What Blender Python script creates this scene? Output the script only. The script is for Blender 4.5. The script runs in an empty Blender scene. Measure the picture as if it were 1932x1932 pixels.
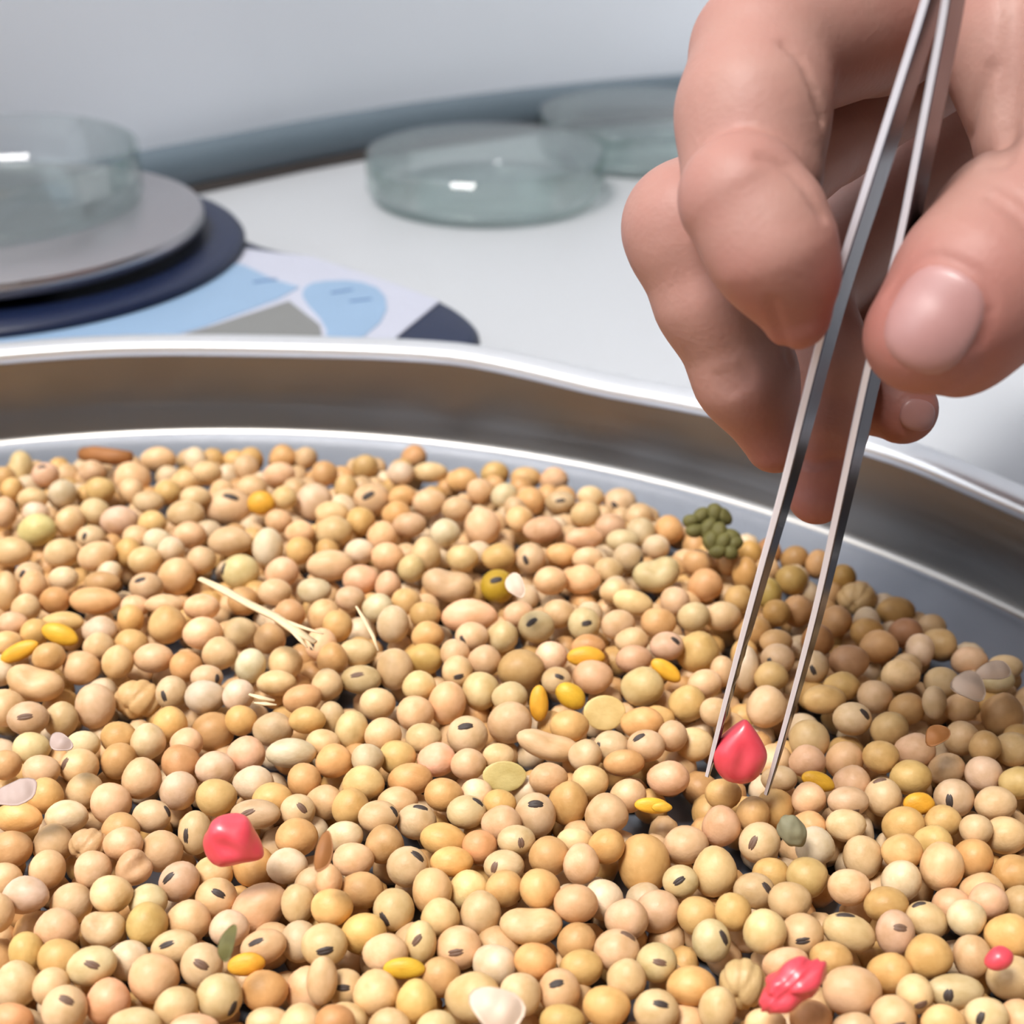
import bpy, bmesh, math, random
import numpy as np
from mathutils import Vector, Matrix
random.seed(7); RNG = np.random.default_rng(11)
scene = bpy.context.scene
COL = scene.collection

# ---------------------------------------------------------------- camera
# all sizes below are in millimetres, measured from the tray floor under the lens; BENCH lifts them to bench height
BENCH = 0.90
PITCH = math.radians(28.5); FPX = 2700.0; CAMH = 160.0
CR = np.array([1., 0, 0]); CU = np.array([0, math.sin(PITCH), math.cos(PITCH)]); CF = np.array([0, math.cos(PITCH), -math.sin(PITCH)])
CAM = np.array([0., 0., CAMH])
cd = bpy.data.cameras.new('camera'); cam = bpy.data.objects.new('camera', cd); COL.objects.link(cam)
cam.location = (0, 0, CAMH / 1000 + BENCH); cam.rotation_euler = (math.radians(90) - PITCH, 0, 0)
cd.sensor_width = 36; cd.lens = 36 * FPX / 1932; cd.clip_start = 0.005; cd.clip_end = 50
cd.dof.use_dof = True; cd.dof.focus_distance = 0.222; cd.dof.aperture_fstop = 21
scene.camera = cam

# ---------------------------------------------------------------- world, lights, exposure
w = bpy.data.worlds.new('world'); scene.world = w; w.use_nodes = True
w.node_tree.nodes['Background'].inputs[0].default_value = (0.80, 0.88, 1.0, 1)
w.node_tree.nodes['Background'].inputs[1].default_value = 0.3
def area(name, loc, target, sx, sy, power, col):
    l = bpy.data.lights.new(name, 'AREA'); l.shape = 'RECTANGLE'; l.size = sx; l.size_y = sy; l.energy = power; l.color = col
    o = bpy.data.objects.new(name, l); COL.objects.link(o); o.location = loc
    o.rotation_euler = (Vector(target) - Vector(loc)).to_track_quat('-Z', 'Y').to_euler(); return o
area('ceiling_panel_light', (-0.48, -0.26, 2.42), (-0.48, -0.26, 0), 0.5, 0.45, 41, (1.0, 0.97, 0.93))
area('ceiling_panel_light', (0.5, -1.7, 2.42), (0.5, -1.7, 0), 0.5, 0.45, 3, (1.0, 0.97, 0.93))
area('window_light', (-1.0, -0.40, 1.70), (0.1, 0.35, 0.95), 0.7, 0.8, 6, (0.84, 0.92, 1.0))
vs = scene.view_settings
scene.display_settings.display_device = 'sRGB'
vs.view_transform = 'Standard'; vs.look = 'None'; vs.gamma = 1; vs.use_curve_mapping = False
vs.exposure = -0.06
scene.cycles.transparent_max_bounces = 24
scene.cycles.caustics_reflective = False

# ---------------------------------------------------------------- helpers
def P(u, v, d):
    "point at depth d (mm) in front of the lens, seen at pixel u, v"
    return CAM + d * (CF + CR * (u - 966) / FPX - CU * (v - 966) / FPX)
def W(p): return Vector((p[0] / 1000, p[1] / 1000, p[2] / 1000 + BENCH))
def mesh(name, verts, faces, mat=None, smooth=True, mm=True, auto=None):
    me = bpy.data.meshes.new(name)
    vv = np.asarray(verts, float)
    if mm: vv = vv / 1000.0
    me.from_pydata(vv.tolist(), [], [list(map(int, f)) for f in faces]); me.update()
    if smooth:
        me.polygons.foreach_set('use_smooth', [True] * len(me.polygons))
        if auto: me.set_sharp_from_angle(angle=math.radians(auto))
    if mat is not None:
        for m in (mat if isinstance(mat, (list, tuple)) else [mat]): me.materials.append(m)
    return me
def link(name, data, parent=None, loc=None):
    o = bpy.data.objects.new(name, data); COL.objects.link(o)
    if loc is not None: o.location = loc
    if parent is not None: o.parent = parent
    return o
def tag(o, label=None, cat=None, group=None, kind=None):
    if label: o['label'] = label
    if cat: o['category'] = cat
    if group: o['group'] = group
    if kind: o['kind'] = kind
    return o
def thing(name, label, cat, at=(0, 0, 0), group=None):
    o = bpy.data.objects.new(name, None); o.empty_display_size = 0.01; COL.objects.link(o); o.location = W(at)
    return tag(o, label, cat, group)
def lathe(prof, n=96, closed=False, zfun=None):
    vs, fs = [], []
    m = len(prof)
    for i in range(n):
        a = 2 * math.pi * i / n; c, s = math.cos(a), math.sin(a)
        for r, z in prof: vs.append((r * c, r * s, zfun(a, r, z) if zfun else z))
    for i in range(n):
        for j in range(m if closed else m - 1):
            a, b = i * m + j, i * m + (j + 1) % m; c, d = ((i + 1) % n) * m + (j + 1) % m, ((i + 1) % n) * m + j
            fs.append((a, d, c, b))
    return vs, fs
def prism(poly, z0, z1, bev=0.0):
    "upright prism on a counter-clockwise outline with a rounded top edge"
    n = len(poly); P2 = np.array(poly, float); rings = [(P2, z0)]
    if bev > 0:
        ed = np.roll(P2, -1, 0) - P2; nr = np.c_[ed[:, 1], -ed[:, 0]]; nr /= np.linalg.norm(nr, axis=1)[:, None]
        vn = nr + np.roll(nr, 1, 0); vn /= np.maximum((vn * vn).sum(1, keepdims=True) / 2, 0.5)
        for k in range(5):
            t = k / 4 * math.pi / 2
            rings.append((P2 - vn * bev * (1 - math.cos(t)), z1 - bev + bev * math.sin(t)))
    else: rings.append((P2, z1))
    vs = [(x, y, z) for ring, z in rings for x, y in ring]; fs = []
    for k in range(len(rings) - 1):
        for i in range(n):
            j = (i + 1) % n; fs.append((k * n + i, k * n + j, (k + 1) * n + j, (k + 1) * n + i))
    fs.append(tuple(range(n))[::-1]); fs.append(tuple((len(rings) - 1) * n + i for i in range(n)))
    return vs, fs
def smooth_poly(pts, it=3):
    "corner-cutting (closed)"
    p = np.array(pts, float)
    for _ in range(it):
        q = np.roll(p, -1, 0); p = np.stack([p * .75 + q * .25, p * .25 + q * .75], 1).reshape(-1, 2)
    return p.tolist()
def tube(path, rad, n=10, flat=None):
    "swept round (or squashed) section along a polyline, closed ends"
    path = np.array(path, float); m = len(path); vs = []; fs = []
    rad = np.broadcast_to(np.array(rad, float), (m,))
    up = np.array([0.1, 0.2, 1.0])
    for i in range(m):
        t = path[min(i + 1, m - 1)] - path[max(i - 1, 0)]; t /= np.linalg.norm(t)
        a = np.cross(t, up); a /= np.linalg.norm(a); b = np.cross(a, t)
        for k in range(n):
            g = 2 * math.pi * k / n; vs.append(path[i] + rad[i] * (a * math.cos(g) + b * math.sin(g) * (flat or 1)))
    for i in range(m - 1):
        for k in range(n):
            k2 = (k + 1) % n; fs.append((i * n + k, i * n + k2, (i + 1) * n + k2, (i + 1) * n + k))
    fs.append(tuple(range(n))[::-1]); fs.append(tuple((m - 1) * n + k for k in range(n)))
    return vs, fs
def join(parts):
    V, Fc, o = [], [], 0
    for v, f in parts:
        V += [tuple(x) for x in v]; Fc += [tuple(i + o for i in q) for q in f]; o += len(v)
    return V, Fc

# ---------------------------------------------------------------- materials
def lin(c):
    return tuple(((x / 255) / 12.92 if x / 255 <= .04045 else ((x / 255 + .055) / 1.055) ** 2.4) for x in c)
def newmat(name):
    m = bpy.data.materials.new(name); m.use_nodes = True
    nt = m.node_tree; return m, nt, nt.nodes['Principled BSDF']
def N(nt, t, **kw):
    n = nt.nodes.new(t)
    for k, v in kw.items():
        if k in n.inputs.keys(): n.inputs[k].default_value = v
        else: setattr(n, k, v)
    return n
def plain(name, rgb, rough=.5, metal=0., noise=0.0, scale=40., bump=0.0, coat=0.0):
    m, nt, b = newmat(name); c = lin(rgb) + (1,)
    b.inputs['Base Color'].default_value = c; b.inputs['Roughness'].default_value = rough; b.inputs['Metallic'].default_value = metal
    b.inputs['Coat Weight'].default_value = coat
    if noise or bump:
        tc = N(nt, 'ShaderNodeTexCoord'); no = N(nt, 'ShaderNodeTexNoise'); no.inputs['Scale'].default_value = scale; no.inputs['Detail'].default_value = 5
        nt.links.new(tc.outputs['Object'], no.inputs['Vector'])
        if noise:
            mx = N(nt, 'ShaderNodeMix', data_type='RGBA'); mx.inputs[6].default_value = tuple(x * (1 - noise) for x in c[:3]) + (1,)
            mx.inputs[7].default_value = tuple(min(1, x * (1 + noise)) for x in c[:3]) + (1,)
            nt.links.new(no.outputs['Fac'], mx.inputs[0]); nt.links.new(mx.outputs[2], b.inputs['Base Color'])
        if bump:
            bp = N(nt, 'ShaderNodeBump'); bp.inputs['Strength'].default_value = bump; bp.inputs['Distance'].default_value = .0004
            nt.links.new(no.outputs['Fac'], bp.inputs['Height']); nt.links.new(bp.outputs['Normal'], b.inputs['Normal'])
    return m
def steel(name, rgb, rough, stretch=(1, 1, 60), bump=.15, rvar=.12, scale=30):
    "brushed metal: fine streaks in relief and gloss"
    m, nt, b = newmat(name)
    b.inputs['Base Color'].default_value = lin(rgb) + (1,); b.inputs['Metallic'].default_value = 1
    tc = N(nt, 'ShaderNodeTexCoord'); mp = N(nt, 'ShaderNodeMapping'); mp.inputs['Scale'].default_value = stretch
    no = N(nt, 'ShaderNodeTexNoise'); no.inputs['Scale'].default_value = scale; no.inputs['Detail'].default_value = 4
    nt.links.new(tc.outputs['Object'], mp.inputs[0]); nt.links.new(mp.outputs[0], no.inputs['Vector'])
    mr = N(nt, 'ShaderNodeMapRange'); mr.inputs[3].default_value = rough - rvar; mr.inputs[4].default_value = rough + rvar
    nt.links.new(no.outputs['Fac'], mr.inputs[0]); nt.links.new(mr.outputs[0], b.inputs['Roughness'])
    bp = N(nt, 'ShaderNodeBump'); bp.inputs['Strength'].default_value = bump; bp.inputs['Distance'].default_value = .0002
    nt.links.new(no.outputs['Fac'], bp.inputs['Height']); nt.links.new(bp.outputs['Normal'], b.inputs['Normal'])
    return m
def glass(name, tint, edge):
    "thin clear lab glass: tinted see-through with a fresnel gloss, greener at grazing angles"
    m, nt, b = newmat(name); nt.nodes.remove(b); out = nt.nodes['Material Output']
    tr = N(nt, 'ShaderNodeBsdfTransparent'); gl = N(nt, 'ShaderNodeBsdfGlossy'); gl.inputs['Roughness'].default_value = .03
    lw = N(nt, 'ShaderNodeLayerWeight'); lw.inputs['Blend'].default_value = .35
    mx = N(nt, 'ShaderNodeMix', data_type='RGBA'); mx.inputs[6].default_value = tint + (1,); mx.inputs[7].default_value = edge + (1,)
    nt.links.new(lw.outputs['Facing'], mx.inputs[0]); nt.links.new(mx.outputs[2], tr.inputs['Color'])
    fr = N(nt, 'ShaderNodeFresnel'); fr.inputs['IOR'].default_value = 1.45
    mr = N(nt, 'ShaderNodeMath', operation='MINIMUM'); mr.inputs[1].default_value = .35; nt.links.new(fr.outputs[0], mr.inputs[0])
    ms = N(nt, 'ShaderNodeMixShader'); nt.links.new(mr.outputs[0], ms.inputs[0]); nt.links.new(tr.outputs[0], ms.inputs[1]); nt.links.new(gl.outputs[0], ms.inputs[2])
    nt.links.new(ms.outputs[0], out.inputs[0]); return m
def bean_mat(name, src):
    "seed coat: own colour from the object (or from the mesh for the joined heap), mottled paler and darker"
    m, nt, b = newmat(name)
    if src == 'obj':
        oi = N(nt, 'ShaderNodeObjectInfo'); c = oi.outputs['Color']
    else:
        at = N(nt, 'ShaderNodeAttribute'); at.attribute_name = 'coat'; c = at.outputs['Color']
    tc = N(nt, 'ShaderNodeTexCoord'); no = N(nt, 'ShaderNodeTexNoise'); no.noise_dimensions = '4D'
    no.inputs['Scale'].default_value = 1.1 if src == 'obj' else 330; no.inputs['Detail'].default_value = 3
    nt.links.new(tc.outputs['Object'], no.inputs['Vector'])
    if src == 'obj':
        ml = N(nt, 'ShaderNodeMath', operation='MULTIPLY'); ml.inputs[1].default_value = 50; nt.links.new(oi.outputs['Random'], ml.inputs[0]); nt.links.new(ml.outputs[0], no.inputs['W'])
    hs = N(nt, 'ShaderNodeMix', data_type='RGBA', blend_type='MULTIPLY'); hs.inputs[0].default_value = 1
    cr = N(nt, 'ShaderNodeValToRGB'); cr.color_ramp.elements[0].position = .3; cr.color_ramp.elements[0].color = (.80, .72, .60, 1)
    cr.color_ramp.elements[1].position = .68; cr.color_ramp.elements[1].color = (1.06, 1.04, 1.06, 1)
    nt.links.new(no.outputs['Fac'], cr.inputs[0]); nt.links.new(c, hs.inputs[6]); nt.links.new(cr.outputs[0], hs.inputs[7]); nt.links.new(hs.outputs[2], b.inputs['Base Color'])
    b.inputs['Roughness'].default_value = .46; b.inputs['Specular IOR Level'].default_value = .35
    n2 = N(nt, 'ShaderNodeTexNoise'); n2.inputs['Scale'].default_value = 7 if src == 'obj' else 2200; n2.inputs['Detail'].default_value = 2
    nt.links.new(tc.outputs['Object'], n2.inputs['Vector'])
    bp = N(nt, 'ShaderNodeBump'); bp.inputs['Strength'].default_value = .18; bp.inputs['Distance'].default_value = .0003
    nt.links.new(n2.outputs['Fac'], bp.inputs['Height']); nt.links.new(bp.outputs['Normal'], b.inputs['Normal'])
    return m
M = {}
M['bean'] = bean_mat('soybean_coat', 'obj'); M['heap'] = bean_mat('soybean_heap_coat', 'attr')
M['hilum'] = plain('dark_hilum', (62, 50, 44), .6, noise=.35, scale=6)
M['hilum_brown'] = plain('brown_hilum', (112, 84, 66), .6, noise=.3, scale=6)
M['tray'] = steel('brushed_tray_steel', (150, 146, 142), .34, (3, 3, 160), .10, .08, 6)
M['tray_base'] = steel('satin_tray_base_steel', (152, 158, 170), .46, (6, 6, 6), .05, .06, 20); M['tray_base'].node_tree.nodes['Principled BSDF'].inputs['Metallic'].default_value = .75
M['rim'] = steel('polished_rim_steel', (238, 238, 240), .36, (8, 8, 8), .04, .05, 30)
M['tweezer'] = steel('tweezer_steel_dark_reflection', (88, 85, 95), .20, (60, 60, 3), .05, .05, 40)  # dark reflections of the flat sides put into the base colour
M['tweezer_edge'] = steel('tweezer_satin_edge_glint', (232, 230, 238), .34, (60, 60, 3), .04, .05, 40)  # satin edge, paled so its bright glint sits in the colour
for k_, mv in (('rim', .72), ('tweezer_edge', .35)): M[k_].node_tree.nodes['Principled BSDF'].inputs['Metallic'].default_value = mv
M['pan'] = steel('pan_steel', (196, 192, 194), .34, (40, 3, 3), .08, .08, 20)
M['glass'] = glass('petri_glass', (.982, .992, .99), (.86, .925, .91))
M['navy'] = plain('navy_plastic', (14, 26, 56), .42, noise=.08, scale=60)
M['plate'] = plain('grey_white_plastic', (176, 178, 192), .4, noise=.03)
M['blue'] = plain('light_blue_film', (130, 156, 184), .4, noise=.06, scale=50)
M['taupe'] = plain('display_window_grey', (116, 116, 114), .3, noise=.05)
M['ink'] = plain('blue_ink', (70, 104, 148), .6)
M['bench'] = plain('white_bench_laminate', (188, 190, 194), .42, noise=.02, scale=15)
M['wall'] = plain('pale_blue_wall_paint', (238, 244, 255), .75, noise=.02, scale=6, bump=.1)
M['wall2'] = plain('blue_grey_wall_paint', (238, 244, 255), .75, noise=.02, scale=6, bump=.1)
M['roomwall'] = plain('beige_wall_paint', (118, 108, 100), .8, noise=.03, scale=5)
M['ceil'] = plain('white_ceiling_paint', (225, 225, 222), .85, noise=.02)
M['floorm'] = plain('grey_floor_vinyl', (120, 116, 110), .5, noise=.08, scale=8)
M['strip'] = plain('grey_coving', (92, 105, 115), .38, noise=.08, scale=20)
M['dark_matt'] = plain('dark_matt_grey', (58, 52, 50), .7, noise=.2)  # near-black for the coving's shadow line, balance feet and pan support

# ---------------------------------------------------------------- the room (all structure)
C0 = np.array([20., 717.]); LD = np.array([-133., -119.]) / math.hypot(133, 119); RD = np.array([1., .1]) / math.hypot(1, .1)
C1 = C0 + LD * 2580; C2 = np.array([C1[0], -2600.]); C3 = np.array([2000., -2600.]); C4 = C0 + RD * 1990
def wall(name, a, b, mat):
    d = (b - a) / np.linalg.norm(b - a); n = np.array([-d[1], d[0]]); q = [a, b, b + n * 40, a + n * 40]
    v, f = prism([tuple(p) for p in q], -900, 1600); o = link(name, mesh(name, v, f, mat, False)); o.location = (0, 0, BENCH); o['kind'] = 'structure'
# walls run clockwise seen from above so that the thickness lies outside the room
wall('wall_left', C1, C0 + LD * 160, M['wall'])
def wall_curve():
    a, b = C0 + LD * 160, C0 + RD * 160; ts = np.linspace(0, 1, 17); c = [(1 - t) ** 2 * a + 2 * t * (1 - t) * C0 + t * t * b for t in ts] + [C4]
    nl = [np.array([-d[1], d[0]]) / np.hypot(*d) for d in (np.array(c[min(i + 1, len(c) - 1)]) - np.array(c[max(i - 1, 0)]) for i in range(len(c)))]
    vs_ = [(p[0], p[1], z) for z in (-900, 1600) for p in c] + [(p[0] + n[0] * 40, p[1] + n[1] * 40, z) for z in (-900, 1600) for p, n in zip(c, nl)]; m = len(c); f = []
    for i in range(m - 1):
        f += [(i, i + 1, m + i + 1, m + i)[::-1], (2 * m + i, 2 * m + i + 1, 3 * m + i + 1, 3 * m + i), (i, 2 * m + i, 2 * m + i + 1, i + 1)[::-1], (m + i, m + i + 1, 3 * m + i + 1, 3 * m + i)[::-1]]
    f += [(0, m, 3 * m, 2 * m), (m - 1, 3 * m - 1, 4 * m - 1, 2 * m - 1)]
    o = link('wall_back', mesh('wall_back', vs_, f, M['wall2'], True, auto=40)); o.location = (0, 0, BENCH); o['kind'] = 'structure'
wall_curve(); wall('wall_right', C4, C3, M['roomwall'])
wall('wall_front', C3, C2, M['roomwall']); wall('wall_side', C2, C1, M['roomwall'])
poly = [tuple(p) for p in (C0, C1, C2, C3, C4)]
for nm, z0, z1, mt in (('floor', -920, -900, 'floorm'), ('ceiling', 1600, 1620, 'ceil')):
    v, f = prism(poly, z0, z1); o = link(nm, mesh(nm, v, f, M[mt], False)); o.location = (0, 0, BENCH); o['kind'] = 'structure'
# coving along the foot of both walls, bent round the corner
NL = np.array([LD[1], -LD[0]]); NL = NL if NL[1] < 0 else -NL; NR = np.array([.0995, -.995])
def foot_path(off, z):
    pts = [C0 + NL * off + LD * s for s in (1240, 700, 400, 250, 160)]
    a, b = pts[-1], C0 + NR * off + RD * 160; c = C0 + (NL + NR) * off * .8
    for t in np.linspace(.08, .92, 12): pts.append((1 - t) ** 2 * a + 2 * t * (1 - t) * c + t * t * b)
    pts += [C0 + NR * off + RD * s for s in (160, 250, 400, 800, 1150)]
    return [(p[0], p[1], z) for p in pts]
v, f = tube(foot_path(9.5, 8.2), 9.2, 20); o = link('trim_1', mesh('trim_1', v, f, M['strip'])); o.location = (0, 0, BENCH); o['kind'] = 'structure'
v, f = tube(foot_path(15.5, .2), 3.6, 10, .8); o = link('trim_shadow_line', mesh('trim_shadow_line', v, f, M['dark_matt'])); o.location = (0, 0, BENCH); o['kind'] = 'structure'  # dark bead put in for the shadow line under the coving
# bench
bn = thing('laboratory_bench', 'white laminate laboratory bench carrying the tray, the balance and the glass dishes', 'bench', (0, 0, -1.2))
fp = [p[:2] for p in foot_path(2, 0)]; BP = [fp[0], (fp[0][0] + 60, -380), (fp[-1][0], -380)] + fp[::-1][:-1]; BP = [tuple(p) for p in BP]
v, f = prism(BP, -38, 0, 3); link('worktop', mesh('worktop', v, f, M['bench'], True, auto=30), bn)
v, f = prism([(-700, -320), (1100, -320), (1100, 640), (120, 600), (-500, 60)], -898.8, -38); link('cabinet', mesh('cabinet', v, f, M['roomwall'], False), bn)

# ---------------------------------------------------------------- round steel tray
TC = np.array([-75., 112.])
RIM_T = [(-180, 24), (20, 23.8), (39.9, 23.2), (45.9, 24.4), (60.5, 22.3), (65.2, 21.8), (74.2, 24.9), (78.8, 24.4), (83.9, 23.8), (88.4, 23.7), (92.9, 24), (97.2, 24.3), (103.6, 24.2), (180, 24)]
ra, rz = np.array([a for a, _ in RIM_T]), np.array([z for _, z in RIM_T])
aa = np.linspace(-180, 180, 721); zz = np.interp(aa, ra, rz); kk = np.exp(-np.linspace(-3, 3, 21) ** 2); zz = np.convolve(np.pad(zz, 10, mode='wrap'), kk / kk.sum(), 'valid')
def rimz(a): return float(np.interp((math.degrees(a) + 180) % 360 - 180, aa, zz))
tray = thing('steel_tray', 'wide round stainless steel tray with a flanged rim holding the soybeans', 'tray', (TC[0], TC[1], -1.2))
ZB = 1.2
inner = [(0, 0), (80, 0), (160, 0), (205, 0), (220, 0), (223.6, -.1), (224.6, -.1), (225.4, .15), (226.1, .6), (226.6, 1.4), (226.9, 2.8)]
def wall_z(a, r, z): return ZB + (z if z < 4 else 3.2 + (z - 3.2) / 23.3 * (rimz(a) - .6 - 3.2))
body = inner + [(227.2 + 1.9 * t, 3.2 + 23.3 * t) for t in np.linspace(.08, 1, 12)]
outer = [(r + 1.0, z) for r, z in body[:-len(inner) - 1:-1]][:12] + [(228, 3.2), (227.6, 1.2), (226.6, -.6), (223, -1.1), (0, -1.15)]
v, f = lathe(body + outer, 180, False, wall_z); tm = mesh('tray_body', v, f, [M['tray'], M['tray_base']], True, auto=50); mp = len(body + outer)
tm.polygons.foreach_set('material_index', [1 if k % (mp - 1) < 7 else 0 for k in range(len(f))]); link('tray_body', tm, tray)
# rim: a flange folded out over the wall with its edge turned down
sec = [(228.5, -2.9), (228.6, -1.2), (228.9, -.4), (229.5, .1), (230.5, .36), (232, .42), (234, .3), (236, -.05), (237.8, -.7), (238.9, -1.6), (239.3, -2.6), (239, -3.4), (238.2, -3.2), (238.1, -2.4), (237, -1.7), (235, -1.2), (233.2, -.9), (231.4, -1.1), (230, -1.9), (229.6, -2.9)]
v, f = lathe(sec, 240, True, lambda a, r, z: ZB + rimz(a) - .4 + z); link('flanged_rim', mesh('flanged_rim', v, f, M['rim']), tray)

# ---------------------------------------------------------------- balance
BC = np.array([-160., 430.])
bal = thing('laboratory_balance', 'navy and pale grey laboratory balance with a round steel pan behind the tray', 'balance', (BC[0], BC[1], -1.2))
def rel(pts): return [(x - BC[0], y - BC[1]) for x, y in pts]
outl = [(-250, 351), (-40, 351), (-22, 350), (-10, 354), (-8, 366), (-12, 378), (-19, 390), (-33, 405), (-61, 431), (-72, 435), (-82, 443), (-92, 458), (-106, 486), (-130, 520), (-160, 532), (-230, 532), (-262, 500), (-265, 370)]
zb = 1.2
v, f = prism(smooth_poly(rel(outl), 2), zb + 2, zb + 17.6, 3.0); body_o = link('housing', mesh('housing', v, f, M['navy'], True, auto=50), bal)
for x, y in ((-240, 368), (-35, 368), (-235, 515), (-120, 505)):
    v, f = lathe([(0, 0), (7, 0), (8, 1), (8, 3.4), (0, 3.4)], 20); v = [(a + x - BC[0], b + y - BC[1], c) for a, b, c in v]; link('foot', mesh('foot', v, f, M['dark_matt']), bal)
plate = [(-245, 354), (-33, 354), (-29.5, 364), (-20.5, 388), (-34, 402), (-62, 427.5), (-74, 431.5), (-86, 436), (-110, 440), (-245, 440)]
v, f = prism(rel(plate), zb + 17.4, zb + 18.1, .3); pl = link('control_panel', mesh('control_panel', v, f, M['plate'], False), bal)
v, f = prism(rel([(-240, 355), (-97, 355), (-84, 367), (-67, 388.5), (-62, 399), (-70, 405), (-82, 419), (-95, 423), (-120, 426), (-240, 426)]), zb + 17.8, zb + 18.35, .2)
tag(link('key_film', mesh('key_film', v, f, M['blue'], False), pl), 'light blue key film')
v, f = prism(smooth_poly(rel([(-49, 355), (-41, 356), (-34.5, 375), (-37, 396), (-46, 405), (-58, 404), (-61, 398), (-60, 389), (-51, 369)]), 1), zb + 17.8, zb + 18.35, .2)
tag(link('key_film', mesh('key_film', v, f, M['blue'], False), pl), 'light blue key film')
v, f = prism(rel([(-95, 355), (-50, 355), (-52.5, 368), (-63.5, 387), (-81, 368)]), zb + 17.8, zb + 18.5, .3)
tag(link('display_window', mesh('display_window', v, f, M['taupe'], False), pl), 'grey display window')
for (x0, y0), (x1, y1), t in (((-76, 402), (-69.5, 405), 1.3), ((-52, 393), (-46, 396), 1.1), ((-46, 386), (-40, 388), 1.1)):
    d = np.array([x1 - x0, y1 - y0]); n = np.array([-d[1], d[0]]) / np.linalg.norm(d) * t
    v, f = prism(rel([(x0, y0), (x1, y1), (x1 + n[0], y1 + n[1]), (x0 + n[0], y0 + n[1])]), zb + 18.2, zb + 18.45); link('key_mark', mesh('key_mark', v, f, M['ink'], False), pl)
v, f = lathe([(0, zb + 17), (73.5, zb + 17), (75.6, zb + 17.8), (76.2, zb + 19.3), (75.2, zb + 20.8), (73, zb + 21.4), (60, zb + 21.4), (58.5, zb + 20.6), (0, zb + 20.6)], 96)
link('pan_ring', mesh('pan_ring', v, f, M['navy']), bal)
v, f = lathe([(0, zb + 20.6), (14, zb + 20.6), (14, zb + 24.5)], 32); link('pan_support', mesh('pan_support', v, f, M['dark_matt'], True, auto=40), bal)
v, f = lathe([(0, zb + 24.2), (60.5, zb + 24.2), (62.6, zb + 24.6), (63.8, zb + 26), (64, zb + 28), (63.4, zb + 29.5), (62.3, zb + 30), (0, zb + 30)], 120)
link('weighing_pan', mesh('weighing_pan', v, f, M['pan'], True, auto=35), bal)

# ---------------------------------------------------------------- glass dishes
def dish_mesh(r, h, t=1.8):
    return lathe([(0, 0), (r - 2.5, 0), (r - .8, .5), (r, 2.2), (r, h - .5), (r - t * .5, h), (r - t, h - .5), (r - t, 3.2), (r - t - 1.2, t), (0, t)], 96)
def petri(label, x, y, z, r, h, lid):
    t = thing('petri_dish', label, 'dish', (x, y, z))
    v, f = dish_mesh(r - (2.6 if lid else 0), h - (1.0 if lid else 0)); link('dish_base', mesh('dish_base', v, f, M['glass'], True, auto=40), t)
    if lid:
        v, f = dish_mesh(r, h - 3.5, 1.8); v = [(a, b, h - c + .95) for a, b, c in v]; f = [q[::-1] for q in f]
        link('dish_lid', mesh('dish_lid', v, f, M['glass'], True, auto=40), t)
petri('open glass petri dish standing on the steel pan of the balance', -167, 443, 30.05, 50, 17, False)
petri('lidded glass petri dish fully in view on the white bench beside the balance', -10.5, 560, -1.15, 47, 18, True)
petri('lidded glass petri dish behind the other bench dish, half hidden by the fingers', 59, 628, -1.15, 48, 18, True)

# ---------------------------------------------------------------- hand (one continuous skin grown from tapered limbs)
def smin(a, b, k):
    h = np.clip(.5 + .5 * (b - a) / k, 0, 1); return b * (1 - h) + a * h - k * h * (1 - h)
def J(u, v, d, rpx): return (P(u, v, d), rpx * d / FPX)
def cone(p, A, B):
    a, ra = A; b, rb = B; ba = b - a; L2 = ba @ ba
    t = np.clip(((p - a) @ ba) / L2, 0, 1); q = p - a - t[:, None] * ba
    return np.sqrt((q * q).sum(1)) - (ra + (rb - ra) * t)
# joints: pixel, depth (mm), radius in pixels
IDX = [J(1850, -130, 224, 165), J(1655, 10, 215, 158), J(1442, 100, 196, 140), J(1420, 215, 191, 138), J(1418, 330, 189, 134)]
IDT = [J(1400, 372, 181, 122), J(1456, 475, 180, 108), J(1502, 594, 183, 66)]
MID = [J(1920, -40, 252, 150), J(1560, 230, 234, 112), J(1308, 432, 209, 122), J(1345, 560, 209, 106), J(1408, 712, 212, 92), J(1462, 835, 216, 58)]
RNG_ = [J(1950, 80, 280, 140), J(1720, 330, 272, 104), J(1505, 560, 248, 96), J(1580, 700, 236, 76), J(1566, 800, 236, 72), J(1549, 862, 238, 66), J(1541, 935, 238, 55)]
PNK = [J(1960, 210, 305, 120), J(1790, 430, 294, 90), J(1600, 630, 262, 82), J(1652, 738, 247, 78), J(1703, 772, 243, 66)]
THB = [J(2330, 180, 226, 230), J(2130, 330, 196, 205), J(1935, 462, 184, 172), J(1840, 545, 179, 146), J(1752, 632, 177, 104)]
WR = J(2560, -180, 250, 380); FA = J(3000, -420, 262, 330); FB = J(3300, -580, 270, 350)
PALM = [(IDX[0], WR), (MID[0], WR), (RNG_[0], WR), (PNK[0], WR), (IDX[0], MID[0]), (MID[0], RNG_[0]), (RNG_[0], PNK[0]), (THB[0], WR), (WR, FA), (FA, FB)]
WEB = [(J(1945, -120, 208, 150), J(1960, 90, 203, 158)), (J(1960, 90, 203, 158), J(1990, 250, 200, 150)), (J(2080, 60, 214, 190), J(2120, 260, 208, 190))]
GROOVES = []
def finger(p, ch, ks):
    d = cone(p, ch[0], ch[1])
    for i in range(1, len(ch) - 1): d = smin(d, cone(p, ch[i], ch[i + 1]), ks[i])
    return d
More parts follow.
